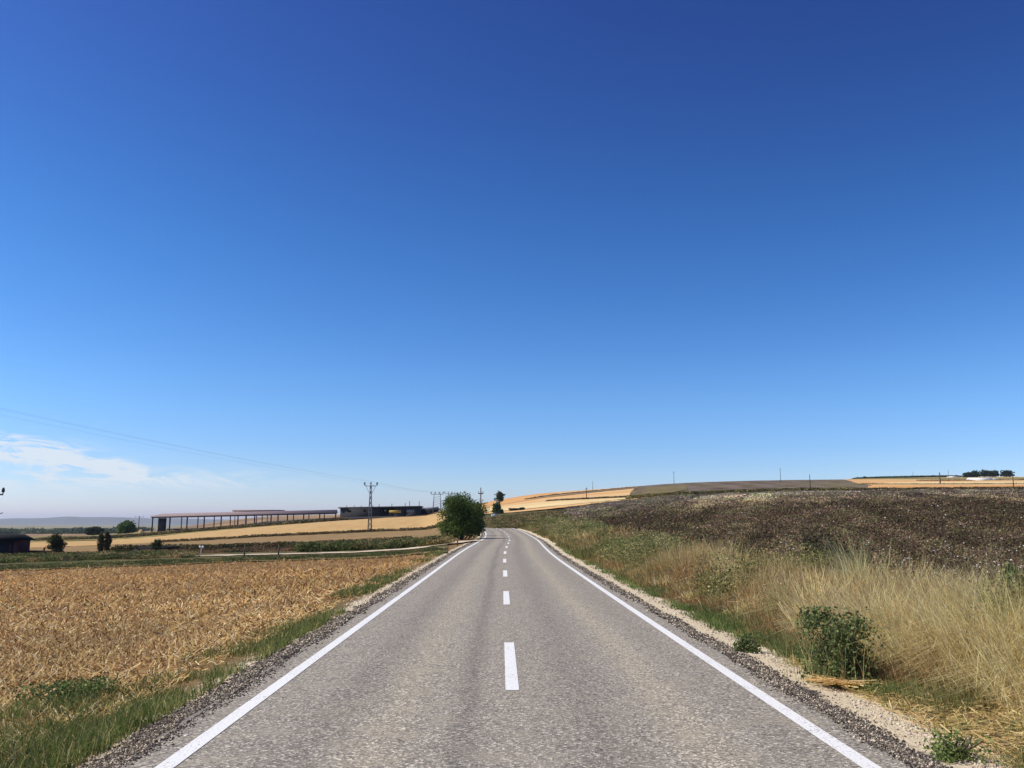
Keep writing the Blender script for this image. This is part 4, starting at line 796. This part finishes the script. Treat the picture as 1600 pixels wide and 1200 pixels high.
# tan earth heap, dark pipes, trough
def heap(name, label, cat, px, d, wpx, h, mat, seed):
    x, y, z = place(px, d); R = (at(px + wpx / 2, 817, d)[0] - at(px - wpx / 2, 817, d)[0]) / 2; n_ = 18; V = [(0, 0, h)]; r_ = np.random.default_rng(seed); q = []; t_ = []
    for j, (fr, fh_) in enumerate(((.3, .85), (.6, .5), (1, -.15))):
        for k in range(n_): a = 6.283 * k / n_; g_ = 1 + .2 * r_.normal() * .5; V.append((math.cos(a) * R * fr * g_, math.sin(a) * R * .6 * fr * g_, h * fh_ * (1 + .1 * r_.normal())))
    for k in range(n_):
        t_.append((0, 1 + k, 1 + (k + 1) % n_))
        for j in range(2): q.append((1 + j * n_ + k, 1 + (j + 1) * n_ + k, 1 + (j + 1) * n_ + (k + 1) % n_, 1 + j * n_ + (k + 1) % n_))
    o = MB().add(V, q, t_).build(name, mat, None, True); o.location = (x, y, z); return tag(o, label, cat)
heap('earth_heap', 'tan heap of earth in front of the left end of the open shed', 'heap', 221, 285, 15, 1.4, M_tan, 3)
heap('dark_heap', 'long low dark heap on the brown ground below the withered shrubs', 'heap', 215, 76, 20, .32, M_darkwall, 4)
mb = MB()
for k in range(3): a = place(222, 77.5); c_ = place(283, 77.5); mb.tube([(a[0], 77.2 + k * .35, a[2] + .3), (c_[0], 77.2 + k * .35, c_[2] + .28)], .17, 8)
tag(mb.build('pipe_stack', M_black, None, True), 'row of long black pipes lying on the brown ground below the open shed', 'pipes')
mb = MB(); a = place(50, 72); c_ = place(82, 72); mb.tube([(a[0], 72, a[2] + .3), (c_[0], 72.5, c_[2] + .22)], .14, 8); tag(mb.build('fallen_log', M_red, None, True), 'dark fallen log on the ground right of the red shack', 'log')

# ------------------------------------------------------------------ poles and wires
def insul(root, x, y, z, s=1.0):
    mb = MB(); mb.tube([(x, y, z), (x, y, z + .08 * s), (x, y, z + .1 * s), (x, y, z + .28 * s), (x, y, z + .34 * s)], [.03 * s, .03 * s, .085 * s, .07 * s, .03 * s], 8); mb.build('insulator', M_ins, root, True)
def pole(label, px, d, ytop, kind='plain', r=.11, group='poles across the fields', rz=0, arm=.8, extra=0):
    x, y, z = place(px, d); H = at(px, ytop, d)[2] - z; root = empty('utility_pole', (x, y, z), rz, label, 'utility pole', group)
    MB().tube([(0, 0, -.4), (0, 0, H * .5), (0, 0, H - .1)], [r * 1.2, r, r * .8], 8).build('shaft', M_wood, root, True)
    if kind != 'plain':
        MB().box(-arm, arm, -.06, .06, H - .62, H - .5).build('crossarm', M_wood, root)
        for xx in (-arm * .9, arm * .9): insul(root, xx, 0, H - .5, 1.2 if arm > .5 else .6)
    insul(root, 0, 0, H - .1, .8)
    return root, H
pole('thin wooden pole rising behind the right side of the big roadside tree', 751, 107.5, 764, 'T', .08, arm=.3)
pole('small T shaped pole on the plain left of the open shed', 217, 420, 806, 'T', .2, arm=2.2)
pole('faint pole on the golden hill skyline left of the others', 927, 560, 752, 'plain', .13)
pole('short dark pole on the golden hill below the skyline', 917, 300, 761.5, 'T', .12, arm=.4)
pole('pole on the dark skyline above the middle of the cotton field', 1055, 480, 736.5, 'T', .11, arm=.5)
pole('tallest thin pole on the dark skyline right of the cotton field middle', 1223, 470, 731.5, 'T', .12, arm=.5)
pole('dark pole standing on the hedge line above the cotton field', 1269, 250, 741.5, 'plain', .12)
pole('faint thin pole on the skyline above the right golden plateau', 1432, 700, 737, 'plain', .12)
pole('thick short dark pole left of the white farmhouse', 1474, 420, 738, 'plain', .3)
pole('thin pole just left of the white farmhouse', 1488, 500, 733, 'plain', .1)
pole('dark pole at the hedge below the rightmost skyline tree', 1589, 300, 743, 'plain', .16)
# lattice pylon
def pylon(label, px, d, ytop, arm=2.0, w0=.36, w1=.13, flip=0, H=None):
    x, y, z = place(px, d); H = H or at(px, ytop, d)[2] - z
    root = empty('lattice_pylon', (x, y, z), math.radians(flip), label, 'pylon', 'lattice pylons')
    for sx_ in (-1, 1):
        for sy_ in (-1, 1):
            MB().tube([(sx_ * w0, sy_ * w0, -.3), (sx_ * w1, sy_ * w1, H * .98)], .05, 5).build('leg', M_steel, root)
    mb = MB(); n_ = 9
    for k in range(n_):
        za, zc = H * .98 * k / n_, H * .98 * (k + 1) / n_; wa = w0 + (w1 - w0) * k / n_; wb = w0 + (w1 - w0) * (k + 1) / n_
        for sy_ in (-1, 1):
            mb.tube([(-wa, sy_ * wa, za), (wb, sy_ * wb, zc)], .03, 4); mb.tube([(wa, sy_ * wa, za), (-wb, sy_ * wb, zc)], .03, 4)
            mb.tube([(sy_ * wa, -wa, za), (sy_ * wb, wb, zc)], .03, 4); mb.tube([(-wb, sy_ * wb, zc), (wb, sy_ * wb, zc)], .03, 4)
    mb.build('bracing', M_steel, root)
    zz = H * .955
    MB().box(-arm * .62, arm * .62, -.08, .08, zz - .06, zz + .08).build('crossarm', M_steel, root)
    mb = MB()
    for s_x in (-1, 1): mb.tube([(s_x * arm * .62, 0, zz), (s_x * arm, 0, zz + .1)], .06, 5); mb.tube([(s_x * .2, 0, zz - 1.5), (s_x * arm * .8, 0, zz)], .035, 5)
    mb.build('arm_brace', M_steel, root)
    for s_x in (-1, 1): insul(root, s_x * arm, 0, zz + .1, 1.9)
    insul(root, 0, 0, H * .98, 1.6)
    def tip(i): 
        c_, s__ = math.cos(root.rotation_euler.z), math.sin(root.rotation_euler.z); lx = i * arm; return Vector((x + lx * c_, y + lx * s__, z + (zz + .7 if i else H + .5)))
    return tip
p1 = pylon('steel lattice power pylon standing on the golden slope before the dark building', 578, 170, 756, 1.2)
x_, y_, z_ = -52.0, 50.0, 0
ptl = (at(-700, 817, 50)[0]); 
p0 = pylon('lattice power pylon beyond the left edge of the picture', -700, 50, 0, 1.2, H=14.2)
p2 = pylon('lattice power pylon behind the roadside tree', 700, 300, 770, 1.2)
def wire(a, c_, sag, label, r=.008):
    pts = []
    for k in range(41):
        t_ = k / 40; p = a.lerp(c_, t_); p.z -= 4 * sag * t_ * (1 - t_); pts.append(p)
    tag(MB().tube(pts, r, 5, False).build('power_wire', M_cable, None, True), label, 'wire', 'overhead power wires')
for i, nm in ((-1, 'left lower'), (0, 'topmost'), (1, 'right lower')):
    wire(p0(i), p1(i), 0.7, '%s overhead wire crossing the sky at the left towards the lattice pylon' % nm, .005)
    wire(p1(i), p2(i), .8, '%s overhead wire running on from the lattice pylon behind the tree' % nm)
# H frame double pole
x, y, z = place(682.5, 262); H = at(682, 769.5, 262)[2] - z
hp = empty('double_pole', (x, y, z), 0, 'double steel pole with a crossarm left of the roadside tree', 'utility pole', 'poles across the fields')
hwd = 1.05
for sx_ in (-1, 1):
    MB().tube([(sx_ * hwd * 1.2, 0, -.5), (sx_ * hwd * .85, 0, H * .97)], [.16, .1], 6).build('shaft', M_steel, hp, True)
MB().box(-1.9, 1.9, -.08, .08, H * .9, H * .9 + .16).build('crossarm', M_steel, hp)
mb = MB()
for k in range(6): mb.tube([(-hwd, 0, H * (.12 + .12 * k)), (hwd, 0, H * (.24 + .12 * k))], .04, 4)
mb.build('bracing', M_steel, hp)
for xx in (-1.8, -.6, .6, 1.8): insul(hp, xx, 0, H * .9 + .16, 1.8)
# pole just beyond the left picture edge: its arm reaches into view
x, y, z = place(-22, 62); zt_ = at(0, 766, 62)[2]
lp = empty('utility_pole', (x, y, z), 0, 'steel pole at the left picture edge, only the tip of its arm in view', 'utility pole', 'poles across the fields')
MB().tube([(0, 0, -.4), (0, 0, zt_ - z)], [.13, .09], 8).build('shaft', M_wood, lp, True)
am = at(0.5, 817, 62)[0] - x
MB().box(-am, am, -.05, .05, zt_ - z - .35, zt_ - z - .25).build('crossarm', M_steel, lp)
for xx in (-am, am): insul(lp, xx, 0, zt_ - z - .25, 1.3)
MB().tube([(0, 0, zt_ - z - 2.1), (am + .1, 0, at(3, 801, 62)[2] - z)], .03, 5).build('brace', M_steel, lp)
# small posts by the track and the sign
def stake(name, label, px, ybase, d, h, r, cat, group=None, mat=None):
    x, y, z = place(px, d); o = MB().tube([(0, 0, -.2), (.01, 0, h * .5), (.03, 0, h)], [r, r, r * .85], 7).build(name, mat or M_wood, None, True); o.location = (x, y, z); return tag(o, label, cat, group)
stake('fence_post', 'short dark post beside the dirt track left of the middle', 384, 0, 57.5, .75, .05, 'post', 'posts along the dirt track')
stake('fence_post', 'thin dark post where the dirt track passes the first scrub', 437, 0, 58, .7, .05, 'post', 'posts along the dirt track')
stake('fence_post', 'dark post at the foot of the roadside tree where the track meets the road', 715, 0, 60, .5, .045, 'post', 'posts along the dirt track')
stake('fence_stake', 'small dark stake on the brown ground right of the red shack', 72, 0, 76, .55, .09, 'stake')
x, y, z = place(317, 60.5); sg = empty('track_marker', (x, y, z), 0, 'small pale two headed marker post beside the dirt track', 'marker')
MB().tube([(0, 0, -.2), (0, 0, .62)], .05, 7).build('post', M_conc, sg, True)
MB().box(-.16, -.03, -.05, .05, .62, .74).build('head', M_white, sg); MB().box(.03, .16, -.05, .05, .62, .74).build('head', M_white, sg)
# yellow straw wisp and pale stone near the road
def one_stone(label, px, py, d, s_, colr):
    x, y, z = place(px, d); o = stones('stone', np.zeros((1, 3)), s_, np.array([colr]), M_stone); o.location = (x, y, z + s_ * .3 + .03); tag(o, label, 'stone')
one_stone('white stone lying between the gravel and the left edge line', 311, 1135, 6.95, .03, (.75, .72, .66))
x, y, z = place(1300, 9.1); n = 260
o = straws('straw_bundle', np.stack([x + rng.normal(size=n) * .1, y + rng.normal(size=n) * .05, z + .05 + .04 * rng.random(n)], -1), .25, .008, .15, mixc(n, [(.75, .5, .2), (.8, .6, .3)]), M_grass); tag(o, 'small bright yellow bundle of straw below the dark verge bush', 'straw bundle')

# ------------------------------------------------------------------ haze
mh = bpy.data.materials.new('haze_air'); mh.use_nodes = True; nt = mh.node_tree
nt.nodes.remove(nt.nodes['Principled BSDF']); pv = nt.nodes.new('ShaderNodeVolumePrincipled')
pv.inputs['Color'].default_value = (0.72, 0.87, 1.0, 1); pv.inputs['Density'].default_value = 7e-5; pv.inputs['Anisotropy'].default_value = 0.3
nt.links.new(pv.outputs[0], nt.nodes['Material Output'].inputs['Volume'])
tag(MB().box(-24000, 24000, -60, 10400, -36, 90).build('haze', mh), kind='stuff')
